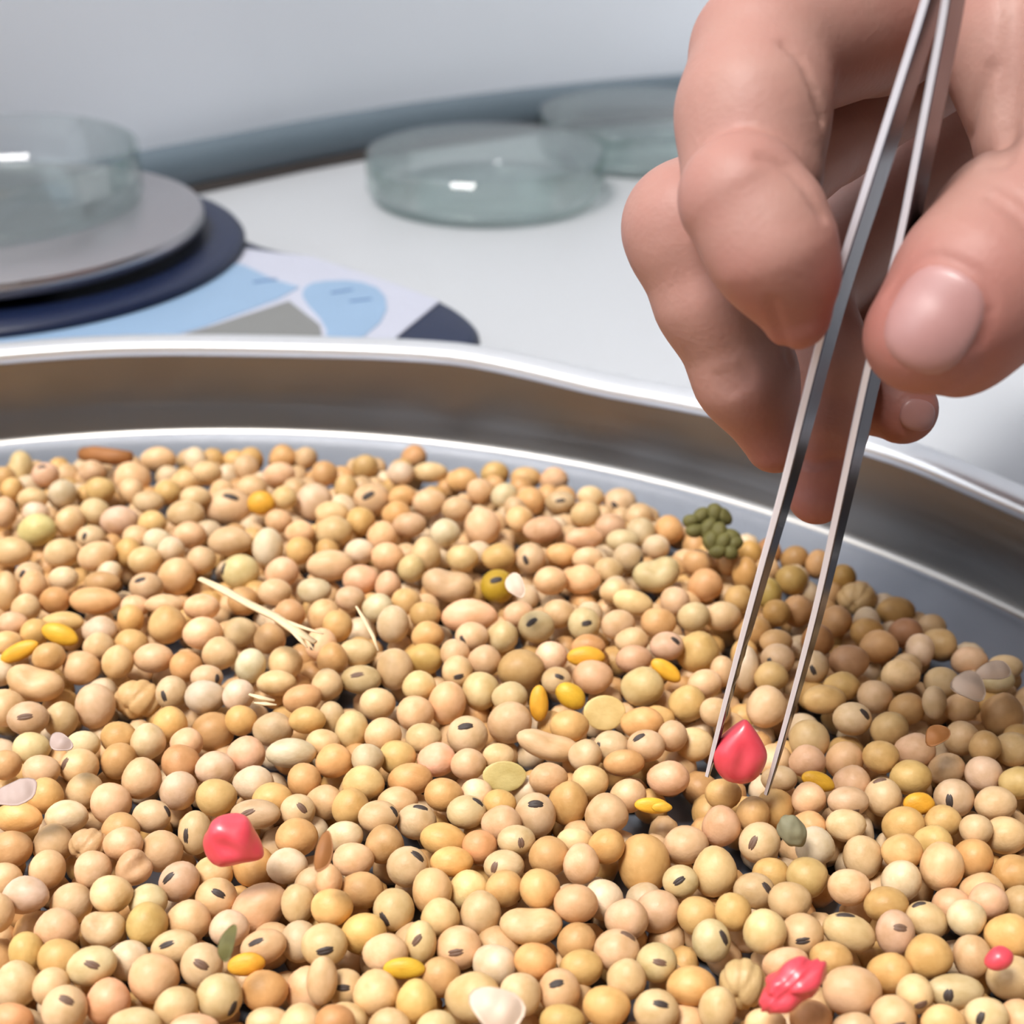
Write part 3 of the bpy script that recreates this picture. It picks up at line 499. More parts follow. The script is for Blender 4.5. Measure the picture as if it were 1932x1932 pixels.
# ---------------------------------------------------------------- soybeans
BEANS = "t,7,902,330.1,21.6,22.7,0,0,0;g,39,879,340.1,21.9,29.4,0,0,0;h,86,896,332.7,25.9,23.9,0,-0.07,-0.63;p,299,867,344.5,31,26.1,0,0,0;p,249,901,333.5,35.9,34.3,0,0,0;p,175,890,332.3,26.1,20.3,0,0,0;w,116,931,321.6,27.7,27.7,0,0,0;y,188,924,322.3,29.4,24.5,0,0,0;y,316,928,321,26,23.3,0,0,0;p,390,892,332.7,27.1,24.5,0,0,0;p,464,881,337.9,25.1,26.1,0,0,0;t,535,865,345.5,26,24.8,0,0,0;p,525,894,331.8,31,22.8,0,0,0;t,612,893,333.9,25.3,24.3,0,0,0;p,347,908,325.4,25.3,21.8,0,0,0;p,61,941,318.3,27,23.1,0,0,0;w,67,968,312.4,27.1,24.2,0,0,0;p,10,968,312.4,24,29.4,0,0,0;p,130,982,310.2,27.7,27.7,0,0,0;p,178,965,314.3,28.6,25.9,0,0,0;g,70,999,306.8,35.9,31,0,0,0;w,225,982,310.8,34.3,29.4,0,0,0;p,279,946,317,31,22.5,0,0,0;y,289,988,308.1,27.6,23.8,0,0,0;p,348,968,312.5,35.9,26.1,0,0,0;p,368,938,316.4,29.4,21,0,0,0;h,431,957,320.1,45.7,35.9,0,0.22,-0.56;d,493,949,314.9,26.1,22.8,0,0,0;p,525,982,309.5,27.3,24.4,0,0,0;p,538,941,317.9,24.9,22.7,0,0,0;w,590,945,322.2,35.9,35.9,0,0,0;p,626,968,312.1,32.6,22.8,0,0,0;p,629,1002,306.5,35.9,29.4,0,0,0;p,357,1009,304.4,29.8,26.9,0,0,0;p,257,1013,303.9,27.4,25.7,0,0,0;p,437,1022,302,42.4,27.7,0,0,0;h,172,1013,302.6,27,22.6,0,-0.25,-0.06;w,296,1020,301.1,26.8,23.4,0,0,0;p,565,1004,304.7,26.6,23.2,0,0,0;w,505,1032,300,27.7,39.2,0,0,0;y,565,1037,298.8,27,27.9,0,0,0;p,25,1042,297.9,39.2,27.7,0,0,0;p,114,1042,297.9,34.3,27.7,0,0,0;p,182,1049,295.6,37.5,27.7,-20,0,0;y,241,1041,298.8,25.3,27.9,0,0,0;p,273,1057,294.8,30.1,28.6,0,0,0;p,380,1055,295.5,29,28,0,0,0;w,325,1039,297.8,26.5,25.2,0,0,0;p,331,1086,291.3,35.9,35.9,0,0,0;h,454,1079,292.2,35.9,34.3,0,-0.84,-0.2;p,532,1079,291.2,31,29.4,0,0,0;p,622,1066,294.1,42.4,31,0,0,0;h,56,1084,289.6,27.6,24.4,0,-0.24,-0.11;p,65,1106,285.3,26.6,28.4,0,0,0;w,118,1090,287.7,28.4,22.3,0,0,0;t,192,1099,285.9,34.3,21.4,0,0,0;h,276,1107,285.6,32.6,27.2,0,-0.21,-0.52;p,518,1116,283.9,30.5,26.5,0,0,0;w,592,1113,284.3,34.3,26.1,0,0,0;p,13,1116,283.2,24,35.9,0,0,0;t,102,1131,281.5,29.4,25.9,0,0,0;t,178,1133,280.7,49,26.1,0,0,0;p,49,1146,278.3,27.2,27.2,0,0,0;p,380,1145,278.8,32.6,26.7,0,0,0;p,254,1143,279.5,28,23.9,0,0,0;t,548,1160,276.2,30.8,27.9,0,0,0;p,609,1159,277.9,30.8,30.8,0,0,0;p,23,1175,272.8,29.4,21.6,0,0,0;y,118,1173,273,39.2,20,0,0,0;p,310,1140,278.1,35.9,20.4,0,0,0;y,246,1167,274.7,25.7,31,0,0,0;y,318,1180,274.2,35.9,35.9,0,0,0;y,64,1193,270.6,27.7,27.7,0,0,0;d,114,1197,268.8,35.9,19.6,20,0,0;w,188,1189,271.5,32.6,27.3,0,0,0;p,382,1194,271.1,35.9,32.6,0,0,0;p,452,1191,272.4,33.3,30.4,0,0,0;t,511,1206,269,30.5,29,0,0,0;h,606,1217,267.5,30.4,32.6,0,-0.44,-0.1;y,247,1216,269.3,32.5,30.1,0,0,0;d,37,1229,263.2,39.2,16.3,-25,0,0;p,13,1212,267.1,28.5,23.5,0,0,0;t,636,1179,273.1,30,32.6,0,0,0;t,629,1245,261.9,29.5,31.2,0,0,0;t,90,1238,260.5,31.8,27.3,0,0,0;p,153,1260,262.6,35.9,32.6,0,0,0;p,222,1248,262.4,29.7,32.6,0,0,0;p,289,1241,263.6,35.9,29.4,0,0,0;y,350,1255,261.8,32,31.1,0,0,0;p,417,1234,265,34.3,31,0,0,0;w,471,1254,261.6,29.7,32.6,0,0,0;p,538,1251,262.6,32.6,32.6,0,0,0;p,186,1219,266.7,29,27.6,0,0,0;k,66,1289,256.8,55.5,34.3,15,0,0;p,179,1329,252.8,39.2,45.7,0,0,0;x,260,1318,256.9,45.7,39.2,0,0,0;h,324,1307,254.5,30.3,32.9,0,-0.28,0.1;w,386,1315,252.9,39.2,32.6,0,0,0;h,390,1278,257.4,31.1,24.2,0,0.76,0.03;p,521,1288,255.9,35.9,25.5,0,0,0;t,569,1317,251.7,39.2,28.9,-15,0,0;p,619,1293,255.5,30.1,30.1,0,0,0;w,448,1310,251.3,30.3,30.3,0,0,0;p,10,1335,250.9,35.9,35.9,0,0,0;p,115,1356,248.6,32,33.8,0,0,0;h,53,1355,244.4,39.2,32.6,0,0.09,-0.21;p,625,1354,248.2,26.3,35.9,0,0,0;t,323,1368,246.6,33.4,33.4,0,0,0;t,398,1380,249,42.4,38.5,0,0,0;y,454,1359,246.5,30.7,29.2,0,0,0;p,515,1375,245.2,37.5,32.6,0,0,0;y,579,1358,244,33.3,27.1,0,0,0;y,223,1389,243.6,35.6,32.4,0,0,0;h,282,1400,241.6,33.7,33.7,0,0,0;w,154,1404,240.3,33.4,26.4,0,0,0;p,58,1412,240.1,35.5,31.6,0,0,0;p,464,1422,239.1,35.8,34.9,0,0,0;w,548,1420,237.7,45.7,29.4,0,0,0;p,608,1402,241.3,34.2,30.7,0,0,0;y,633,1437,237,35.8,31.9,0,0,0;t,687,880,340,25.7,23.6,0,0,0;w,756,893,334.7,26.4,22.5,0,0,0;t,781,862,352.1,23.7,23.7,0,0,0;p,810,891,337,32.6,20.4,0,0,0;t,653,921,323.7,23.5,29.4,0,0,0;h,702,942,321.4,35.9,32.6,0,-0.14,-0.21;t,758,937,318.9,27,23.1,0,0,0;p,810,948,316.7,32.6,26.1,0,0,0;t,872,905,333.7,29.4,23.5,0,0,0;t,933,894,343.2,25.9,24.9,0,0,0;t,991,901,342.1,31,22.8,0,0,0;p,1047,906,340.6,27.7,23.1,0,0,0;w,951,934,324.5,25.8,24.2,0,0,0;p,905,926,326.7,25.2,24.2,0,0,0;t,1000,945,322.7,27,27,0,0,0;h,1057,947,321.7,29.4,21,0,0,-0.11;p,1113,937,328.3,27,23.1,0,0,0;h,1169,948,329.7,32.6,27.7,0,-0.31,0.24;p,1104,969,317,29.4,25.4,0,0,0;y,680,983,310.1,27.5,27.5,0,0,0;y,748,969,312.5,26.8,25,0,0,0;p,862,960,314.3,27.9,25.5,0,0,0;p,909,992,310.2,35.9,39.2,0,0,0;w,842,1006,304.8,29.4,25.9,0,0,0;p,771,989,307.8,32.6,23.6,0,0,0;p,980,979,310.5,26.9,25.2,0,0,0;p,1024,998,306.1,35.9,24.5,0,0,0;p,1151,994,310.9,28.2,27.1,0,0,0;p,1208,1002,310.7,29.4,29.4,0,0,0;t,1263,1002,312.3,28.3,28.3,0,0,0;p,1101,1014,301.9,35.9,20,0,0,0;p,1175,1020,301.8,32.6,22,0,0,0;p,721,1010,304.5,27.8,27.8,0,0,0;w,678,1040,298.4,27.4,25,0,0,0;p,730,1049,296.2,32.6,29.4,0,0,0;p,805,1049,297,29.4,34.3,0,0,0;p,775,1071,292.1,26.2,26.2,0,0,0;p,872,1053,295.4,31,26,0,0,0;y,941,1050,295.1,31,26,0,0,0;h,1000,1053,296.3,29.4,29.4,0,-0.29,0.11;t,1059,1044,297.6,32.6,22.3,0,0,0;h,1185,1053,296,30.1,28.6,0,0.78,0.21;p,1108,1052,294.4,29.4,21.3,0,0,0;p,1148,1076,291.8,28.7,25.1,0,0,0;k,1239,1084,291.3,45.7,34.3,-15,0,0;p,680,1093,288.7,32.6,29.4,0,0,0;p,660,1128,281.6,29.4,25.9,0,0,0;p,734,1105,285.6,25.2,26.4,0,0,0;k,845,1104,287.2,50.6,32.6,10,0,0;G,939,1106,286.9,32.6,32.6,0,-0.1,-0.41;p,1097,1092,289,35.9,27.7,0,0,0;p,1038,1095,286.5,30.9,28.2,0,0,0;y,765,1134,281.3,29.4,28.5,0,0,0;p,1162,1116,283.4,29.4,22.1,0,0,0;g,1194,1135,279.5,39.2,23.6,20,0,0;p,1273,1134,281,28.2,28.2,0,0,0;w,713,1146,278.5,29.1,27.7,0,0,0;w,741,1177,273.9,29.4,37.5,0,0,0;t,801,1159,276.6,31.4,28.2,0,0,0;p,889,1163,276.5,53.8,31,0,0,0;p,977,1157,276.7,29.1,23.9,0,0,0;h,890,1201,268.9,32.2,28.1,0,-0.52,0.2;p,948,1200,270.8,28.9,29.9,0,0,0;h,1012,1182,272.8,34.3,31,0,-0.29,-0.33;p,1053,1156,277.6,32.6,29.4,0,0,0;h,1102,1177,274,31,32.6,0,0.11,-0.1;p,1165,1177,273.5,32.6,28.2,0,0,0;t,1242,1175,274.2,34.3,29.4,0,0,0;p,1192,1208,268.1,31,25.6,0,0,0;h,1258,1219,265.5,32.7,27.8,0,0.46,-0.45;p,674,1229,266.1,37.5,27.7,0,0,0;y,809,1200,269.9,31.3,26.7,0,0,0;y,798,1242,265.9,37.5,30,0,0,0;p,858,1233,264.1,28.3,28.3,0,0,0;p,914,1246,262.6,31,30.6,0,0,0;t,982,1262,260.5,42.4,39.8,0,0,0;w,1039,1238,265,32.4,32.4,0,0,0;t,1112,1220,265.8,32.6,22.3,0,0,0;d,1106,1239,262.1,35.9,19.6,0,0,0;p,1118,1277,258.4,39.2,32.6,0,0,0;d,1257,1265,258.2,32.6,16.3,35,0,0;p,1195,1243,263,33,28.1,0,0,0;p,744,1259,261.7,35.9,41.8,0,0,0;h,863,1267,259.3,29.7,31.5,0,0.11,0.22;h,681,1282,258.2,39.2,27.7,0,-0.13,-0.42;p,907,1303,256,35.9,36.6,0,0,0;g,1212,1294,256.6,39.2,37.5,0,0,0;h,1050,1284,256.6,28.9,26.5,0,0.17,-0.38;p,711,1326,251.6,35.7,32.8,0,0,0;p,793,1295,255.7,32.5,28,0,0,0;p,842,1324,252.4,35.9,40.8,0,0,0;p,783,1346,248.8,35.9,34.3,0,0,0;p,962,1314,252.5,33.1,29.4,0,0,0;d,1017,1327,249.2,17.9,34.3,0,0,0;d,1077,1313,251.9,31,22.8,35,0,0;D,1141,1345,249,39.2,32.6,0,0,0;p,960,1361,247.5,42.4,39.2,0,0,0;y,1074,1370,245.3,37.5,30.8,0,0,0;y,1212,1363,246.2,39.2,30.5,0,0,0;p,722,1386,242.9,33.6,34.5,0,0,0;p,798,1391,242.5,36.1,31.1,0,0,0;h,882,1387,244,39.2,37.5,0,-0.09,-0.58;k,1035,1407,240.4,63.6,27.7,15,0,0;y,749,1429,238.7,36.1,33,0,0,0;p,824,1432,237.9,35.5,32.7,0,0,0;p,883,1441,235.5,32.3,31.1,0,0,0;p,940,1427,237.9,32.9,29,0,0,0;h,1153,1411,240.9,34.6,33.6,0,-0.78,-0.08;y,1176,1438,235.4,39.2,25.2,0,0,0;h,1219,1407,238.5,36.3,31.3,0,-0.46,-0.62;p,1104,1424,237.5,30.6,30.6,0,0,0;p,1268,1388,241.2,27.1,31.3,0,0,0;t,1315,1060,296.2,30.6,27.7,0,0,0;t,1333,1105,286.8,33.4,30.9,0,0,0;p,1308,1162,275.1,31.4,27.6,0,0,0;t,1373,1059,297.1,23.7,26,0,0,0;o,1406,1081,292.1,23.4,31.6,0,0,0;p,1363,1162,277.4,32.5,29.6,0,0,0;o,1413,1043,303.8,25,27.1,0,0,0;b,1451,1044,307.9,25.1,27.1,0,0,0;b,1499,1054,305,27.2,25.9,0,0,0;o,1493,1094,293.2,30.9,28.8,0,0,0;o,1449,1118,284.4,24.7,28.5,0,0,0;t,1504,1152,279.7,29.1,31.6,0,0,0;o,1464,1155,276.4,27.8,27.8,0,0,0;t,1546,1066,301.8,25.3,27.3,0,0,0;o,1588,1090,298.3,27,27,0,0,0;x,1616,1128,289.7,36.9,32.3,0,0,0;t,1576,1171,276.9,29.9,29.9,0,0,0;o,1689,1152,285.4,34.4,28.1,0,0,0;o,1634,1191,274,33.4,29.3,0,0,0;t,1660,1221,268.6,36.9,30.9,0,0,0;b,1707,1192,275.7,32.2,27.8,0,0,0;w,1736,1226,269,27.5,31.6,0,0,0;t,1772,1215,273.9,31.7,31.7,30,0,0;p,1828,1247,269.3,33.1,29.1,0,0,0;p,1895,1257,266.6,35.1,25.2,0,0,0;b,1544,1210,268.7,31,31,0,0,0;t,1424,1190,271.7,31.6,29.3,0,0,0;t,1464,1211,267.6,31.6,24.6,0,0,0;y,1316,1229,268.5,39.4,39.4,0,0,0;w,1406,1260,260.4,24.6,45.7,0,0,0;h,1467,1243,263.2,32.7,29.8,0,-0.55,0.19;t,1457,1278,257.7,32.6,28.6,0,0,0;h,1536,1258,260.8,28.3,31.2,0,-0.26,0.14;t,1602,1248,263.1,38.7,32.3,0,0,0;y,1588,1294,257.1,32.7,28.2,0,0,0;p,1698,1273,259.2,35,32,0,0,0;p,1775,1286,259,35.1,32.3,0,0,0;w,1884,1284,261.2,31.8,24.3,0,0,0;p,1329,1288,255.9,32.7,26.9,0,0,0;p,1363,1266,258.8,23.4,29.6,0,0,0;y,1297,1326,252.4,34.1,35.1,0,0,0;t,1554,1319,251.9,39.4,29.1,0,0,0;p,1649,1312,253.8,34.7,33.3,0,0,0;p,1449,1335,251.3,38.7,39.4,0,0,0;t,1711,1336,250.6,34.2,30.3,0,0,0;p,1763,1325,247.6,23,31.6,0,0,0;t,1891,1347,251.7,36.9,41.5,0,0,0;p,1812,1335,250,31.4,28.2,0,0,0;p,1348,1341,248.3,30.9,29.4,0,0,0;h,1608,1356,247.5,36.9,32.3,0,0.54,-0.39;t,1678,1374,244.9,35.5,33,0,0,0;p,1309,1404,244.4,36.7,32.5,0,0,0;p,1261,1467,233.3,38.7,33.1,0,0,0;d,1249,1523,223.3,19.3,9.8,0,0,0;y,1363,1496,229.6,36.3,31.3,0,0,0;p,1363,1560,223.7,36.9,38,0,0,0;t,1420,1535,225.8,31.5,34.4,0,0,0;t,1463,1524,229.5,36.4,36.9,0,0,0;p,1470,1469,232.6,32.6,25.4,0,0,0;d,1544,1474,230.4,32.5,17.5,20,0,0;g,1525,1394,243.4,39.8,42.2,0,0,0;p,1525,1437,236.5,34.9,30,0,0,0;p,1593,1433,239.5,35.7,35.7,0,0,0;y,1662,1428,236.7,35.3,31.4,0,0,0;p,1726,1415,240,37,33.5,0,0,0;p,1813,1392,243.2,31.6,34.3,0,0,0;p,1909,1411,241.4,37.3,34.6,0,0,0;t,1860,1410,238.6,29.9,29.9,0,0,0;p,1786,1450,236.9,34.9,30.9,0,0,0;w,1856,1460,233.9,35.3,34.2,0,0,0;p,1607,1476,232.7,33.6,34,0,0,0;y,1717,1466,233.1,37.8,34.7,0,0,0;h,1666,1504,228.9,35.8,37,0,-0.24,-0.94;p,1528,1508,227.6,32.5,30.9,0,0,0;h,1600,1512,225.8,39.8,28.7,0,0.08,0.52;h,1800,1505,229.7,37.9,36.7,0,-0.49,0.02;y,1920,1476,230.3,32.8,31.3,0,0,0;p,1877,1515,227.2,37.4,33.8,0,0,0;d,1734,1516,226.6,30.1,21.1,0,0,0;y,1781,1551,224.1,35.8,30.5,0,0,0;y,1704,1556,223.7,40.1,36,0,0,0;p,1596,1557,222,38.6,31.1,0,0,0;t,1525,1560,224,33.1,31.6,0,0,0;p,1895,1575,222.6,40.5,36.8,0,0,0;p,1840,1563,220.4,32.8,31.3,0,0,0;w,1540,1599,218.6,36.9,37.4,0,0,0;h,1433,1590,221.3,40.6,38.5,-35,-0.46,-0.2;p,1628,1617,218.5,37.7,41.6,0,0,0;t,1702,1606,216.4,36.6,34.9,0,0,0;p,1776,1634,213.7,39.2,48.8,0,0,0;y,1453,1648,216.7,37.5,34.8,0,0,0;p,1351,1646,214.6,42.2,46.7,0,0,0;y,1835,1619,216.5,38.1,37.8,0,0,0;y,1523,1655,213.4,39.8,38.7,0,0,0;y,1760,1588,219.4,34.7,32.9,0,0,0;y,1912,1648,213.7,39.6,37.8,0,0,0;p,1600,1671,210.2,42.2,36.6,0,0,0;h,1423,1680,211.2,39.4,34,0,0.55,-0.32;w,1700,1660,212,37.2,38.4,0,0,0;p,1490,1700,207.5,41.6,36.5,0,0,0;p,1853,1681,211.5,39.3,36.2,0,0,0;y,1671,1706,207.1,40.3,35.3,0,0,0;p,1794,1707,209.3,38.9,37,0,0,0;p,1866,1701,206.4,37.3,33.2,0,0,0;p,1925,1704,208.3,34.5,34.5,0,0,0;y,1383,1720,204.6,34.6,36.3,0,0,0;h,1748,1736,204.8,41.3,34,30,-0.37,-0.9;p,1442,1757,201,39.2,44.6,0,0,0;h,1689,1760,202.3,37,43.7,0,0.04,-0.43;h,1602,1759,202.9,51.8,35.5,20,-0.11,-0.96;h,1513,1763,203.1,41.4,40,0,-0.15,0.03;w,1824,1732,202.9,37.3,35.5,0,0,0;y,1904,1764,200.5,43.1,41.9,0,0,0;h,1342,1775,201.4,36.6,42.2,0,0.59,-0.33;p,1832,1801,199.2,37.4,43.7,0,0,0;y,1755,1806,198.2,44.8,41.5,0,0,0;y,1568,1807,198.8,40.9,32.1,15,0,0;p,1481,1819,197.2,45.2,31.6,-15,0,0;y,1679,1834,197.1,40.2,38.3,0,0,0;x,1400,1854,195.4,43.7,49.7,0,0,0;p,1605,1866,193.8,58.7,50.6,0,0,0;h,1802,1870,194,54.8,32.9,0,-0.4,-0.02;p,1908,1843,195.8,45.9,41.2,0,0,0;h,1726,1875,192.3,34.7,38,0,0.09,0.28;h,1685,1920,189,43.5,42.1,0,0,0.04;h,1861,1917,188.3,42.4,35.3,0,-0.51,-0.15;t,1528,1921,189.5,42.5,40.3,0,0,0;p,1781,1928,187.8,41.4,30.5,0,0,0;p,1353,1902,190.3,35.7,42.2,0,0,0;p,1444,1933,187.7,39.9,30.4,0,0,0;p,1612,1937,187.1,38.5,28.2,0,0,0;p,1922,1923,190.5,39.4,39.4,0,0,0;p,77,1452,232.9,36.8,32.2,0,0,0;h,150,1446,236,36.8,34.6,0,-0.59,-0.28;t,222,1434,238.7,34.2,34.5,0,0,0;t,340,1439,236.7,36.8,35.2,0,0,0;p,352,1401,241.7,30.7,29.3,0,0,0;w,405,1449,235.2,35.4,34,0,0,0;t,573,1470,233.2,33.1,35.8,0,0,0;p,270,1470,233.5,37.7,38.6,0,0,0;w,335,1490,230.9,36.1,36.6,0,0,0;y,407,1504,229.2,39.2,35.5,0,0,0;w,478,1476,232.7,37.9,32.8,0,0,0;y,513,1507,228.7,36.6,32.7,0,0,0;t,11,1441,235.8,30.2,30.2,0,0,0;y,87,1503,228.1,35.4,33.8,0,0,0;p,157,1491,231.3,35.4,34.5,0,0,0;p,208,1515,228.3,38.6,39.2,0,0,0;y,34,1541,224.1,45.2,28.7,5,0,0;w,125,1540,225,38.4,32.6,0,0,0;h,286,1540,225.8,36.8,31.3,0,0.9,-0.37;t,230,1566,221.9,36.9,31.4,0,0,0;h,482,1536,223.9,48.2,28.4,0,-0.23,-0.27;h,562,1529,225.6,33.4,31.8,0,0.37,-0.32;h,368,1571,222.9,32.2,42.2,0,-0.34,0;t,559,1579,220.9,38.5,38,0,0,0;t,22,1599,217.9,40,36.8,0,0,0;p,103,1594,220.5,38.1,37.4,0,0,0;p,87,1639,214.3,34.6,37.2,0,0,0;x,166,1593,218.6,36.7,33.2,0,0,0;p,232,1591,217.1,37.1,32.4,0,0,0;p,303,1605,219.9,39.2,40.7,0,0,0;p,175,1638,214.1,36.5,38.5,0,0,0;k,252,1638,213.4,33.7,35.5,50,0,0;h,338,1663,212.5,40.3,36.6,-40,-0.39,-0.39;p,401,1651,216.5,37.3,35.5,0,0,0;t,479,1633,217.9,38.9,39.4,0,0,0;w,541,1633,215.3,37,35.2,0,0,0;p,9,1658,212.3,33.5,35.6,0,0,0;w,51,1690,208.1,44.6,34.7,0,0,0;p,132,1704,210.5,40.3,39.5,0,0,0;p,209,1687,206.3,40.7,35.9,0,0,0;h,-7,1723,203.9,33.7,38.1,0,-0.09,-0.23;w,279,1700,208.7,34.4,34.4,0,0,0;h,408,1694,211.1,39.9,38,0,0.27,-0.45;p,491,1715,210.1,61.8,43.7,-40,0,0;p,587,1671,212.3,34.9,36.7,0,0,0;p,562,1705,207.4,33.1,38.2,0,0,0;p,356,1736,205.8,41.3,40.1,0,0,0;t,277,1743,203.6,37.3,43.7,0,0,0;k,195,1752,202.9,42.2,34.6,0,0,0;p,110,1754,203.8,42.5,37.9,0,0,0;y,47,1796,200.3,33.4,38.8,-20,0,0;y,111,1809,198.7,41.6,38,0,0,0;h,173,1822,195.7,48.8,36.3,-15,0.19,-0.31;w,432,1751,203.7,35.8,36.3,0,0,0;h,329,1787,200.7,45.2,32.8,-10,-0.21,-0.41;h,381,1821,197.5,40.3,42.7,0,0.15,-0.3;w,241,1810,199.9,38.7,36.9,0,0,0;p,289,1845,195.9,48.2,46.7,0,0,0;h,497,1786,200.1,45.2,32.4,-15,-0.27,-0.52;d,465,1819,196.6,36.1,21.7,-10,0,0;h,565,1776,203.4,37.1,39.3,0,0.5,0.09;p,33,1860,195.7,43.4,44.2,0,0,0;p,94,1860,193.5,35.4,35.4,0,0,0;y,499,1870,194.6,43.9,39.9,0,0,0;p,578,1866,197.2,39.1,45.2,0,0,0;h,414,1881,192,43.7,44.5,0,0.71,0.33;h,122,1904,189.3,43.2,44.8,0,0.29,-0.63;p,207,1891,192.5,42.4,42.4,0,0,0;p,330,1900,189.5,42,39.1,0,0,0;t,19,1927,188.5,42.7,34.7,0,0,0;p,255,1931,186.3,49.7,31.5,0,0,0;p,365,1938,186.1,45.2,26.8,0,0,0;p,505,1930,190.2,45.2,35,0,0,0;p,571,1936,187.4,42,40,0,0,0;p,662,1376,244.7,32.3,37.7,0,0,0;w,693,1432,235.4,31.1,29.6,0,0,0;D,952,1465,233.3,40.7,28.6,0,0,0;p,1034,1468,232.9,35.1,31.2,0,0,0;p,1112,1473,233.1,37.2,34.3,0,0,0;p,688,1479,231.3,40.7,32.9,0,0,0;y,772,1469,233.1,42.8,30.9,0,0,0;y,836,1499,228.5,36.7,32.1,0,0,0;p,612,1513,230,35.5,33.8,0,0,0;p,749,1513,229,37,31,0,0,0;h,880,1532,224.8,38.1,32,0,0.61,-0.7;y,664,1524,226.6,36.2,35.3,0,0,0;h,714,1541,223,39.2,31.2,0,0.83,-0.41;h,786,1550,225.1,38.2,34.5,0,0.24,-0.89;y,1072,1514,229,36.1,42.2,0,0,0;h,1010,1538,225.8,39.2,43.7,0,0,-0.64;w,898,1495,230.8,31.9,30.3,0,0,0;p,1147,1538,225.4,41.6,39.2,0,0,0;p,1184,1500,229.8,34.7,32.1,0,0,0;y,942,1518,227.5,32.3,29.5,0,0,0;p,946,1553,222.6,37,35.2,0,0,0;y,837,1584,221.4,43.7,33.4,15,0,0;t,904,1595,218.9,35.4,33.7,0,0,0;t,728,1594,219.1,37,36.1,0,0,0;w,647,1577,220.2,37.1,29,0,0,0;p,666,1622,215.8,39.8,32.8,0,0,0;h,974,1585,218.1,36.7,28.7,0,0.25,-0.02;t,1035,1614,215.8,36.9,38.9,0,0,0;p,1083,1586,219.9,36,28.1,0,0,0;p,1099,1631,213.2,34.8,38.1,0,0,0;y,1143,1595,216.7,34.9,33.1,0,0,0;h,769,1635,215,39.7,39,0,0.55,-0.66;h,951,1634,215,39.2,30.8,0,-0.48,-0.11;y,851,1625,215.8,39.2,29.7,0,0,0;p,814,1678,210.7,39.2,47.6,0,0,0;p,887,1680,213.1,39.8,36,0,0,0;t,950,1675,210.4,36.1,34.9,0,0,0;y,1018,1677,208,38.7,38.7,0,0,0;t,680,1679,210.8,42.8,35.6,0,0,0;p,620,1662,209.1,24.2,34.3,0,0,0;y,625,1709,205.2,41.8,37.5,0,0,0;h,743,1716,207.3,39.2,40.8,0,-0.4,0.25;p,1086,1703,205.1,41.8,36.2,15,0,0;w,1138,1697,209.9,37.8,38.4,0,0,0;p,1182,1733,205.2,39.8,38.9,0,0,0;p,906,1722,206.8,36.8,44.6,0,0,0;k,1002,1747,204.5,60.2,36.8,0,0,0;p,833,1732,205.8,37.3,35.5,0,0,0;y,684,1760,203.1,43.8,38.3,0,0,0;h,612,1783,199.3,44.1,41.6,0,0.14,-0.01;p,727,1797,198.8,42,37.5,0,0,0;h,794,1778,200.7,29.8,42.2,0,-0.21,-0.29;h,866,1788,201.7,43.6,41.2,0,-0.11,-0.06;h,1164,1793,200.3,43.7,40.8,0,0.5,-0.81;t,1087,1777,202.4,37.6,37.6,0,0,0;t,1009,1813,196.8,40.6,34.5,0,0,0;w,935,1820,198.6,41.6,39.6,30,0,0;d,763,1827,195.4,39.8,20.5,0,0,0;t,831,1840,196.9,39.1,40.3,0,0,0;p,713,1875,193.1,44.8,42.9,0,0,0;y,1095,1825,197.6,41.8,34.5,0,0,0;h,982,1876,191.3,39.1,41.7,-30,0,0;p,893,1880,192.8,51.8,48.2,0,0,0;h,651,1863,196.1,35.4,35.4,0,0,-0.28;h,1055,1870,193.5,40.6,42.7,0,-0.15,-0.58;y,788,1891,190.9,39,40.8,0,0,0;p,606,1848,192.8,29.7,45.2,0,0,0;y,1144,1899,191,45.8,39,0,0,0;p,1182,1846,194.8,35.7,39.5,0,0,0;p,650,1929,189.9,41.6,39.6,0,0,0;y,631,1928,184.6,40.2,38.3,0,0,0;p,737,1934,187.6,40.5,29.9,0,0,0;p,821,1942,186.9,39.7,36.2,0,0,0;y,1060,1928,188.4,43.2,33.6,0,0,0;d,1231,1520,225.2,33.9,15.1,5,0,0;p,1293,1593,221.7,41.3,37.7,0,0,0;y,1213,1626,219.1,51.5,61.5,0,0,0;h,1284,1663,212.3,34.3,31.9,0,-0.19,-0.26;p,1239,1718,209.9,43.6,40.1,0,0,0;y,1316,1728,207.1,39.2,37.3,0,0,0;h,1239,1816,197.6,39.4,37.2,0,0.07,-0.29;y,1303,1859,194.4,44.8,38.6,0,0,0;h,1238,1906,190.6,43.6,39.5,0,0.15,-0.57"
TONE = dict(p=(228, 192, 146), t=(217, 171, 116), y=(222, 180, 116), w=(231, 207, 172), g=(218, 194, 138), G=(196, 160, 44), o=(200, 158, 92), b=(180, 134, 86),  # o and b: tan coats with the hand's shade painted in
            h=(224, 192, 148), k=(226, 190, 142), x=(218, 182, 130), d=(232, 178, 58), D=(226, 196, 134))
def ico(sub):
    bm = bmesh.new(); bmesh.ops.create_icosphere(bm, subdivisions=sub, radius=1); v = np.array([x.co[:] for x in bm.verts]); f = [[q.index for q in p.verts] for p in bm.faces]; bm.free(); return v, f
SV, SF = ico(4); LV, LF = ico(3); TV, TF = ico(2)
def lump(v, seed, amp):
    r = np.random.default_rng(seed); o = np.ones(len(v))
    for _ in range(5):
        k = r.normal(size=3) * 1.3; o += amp * np.sin(v @ k + r.uniform(0, 6.28)) / 2.2
    return v * o[:, None]
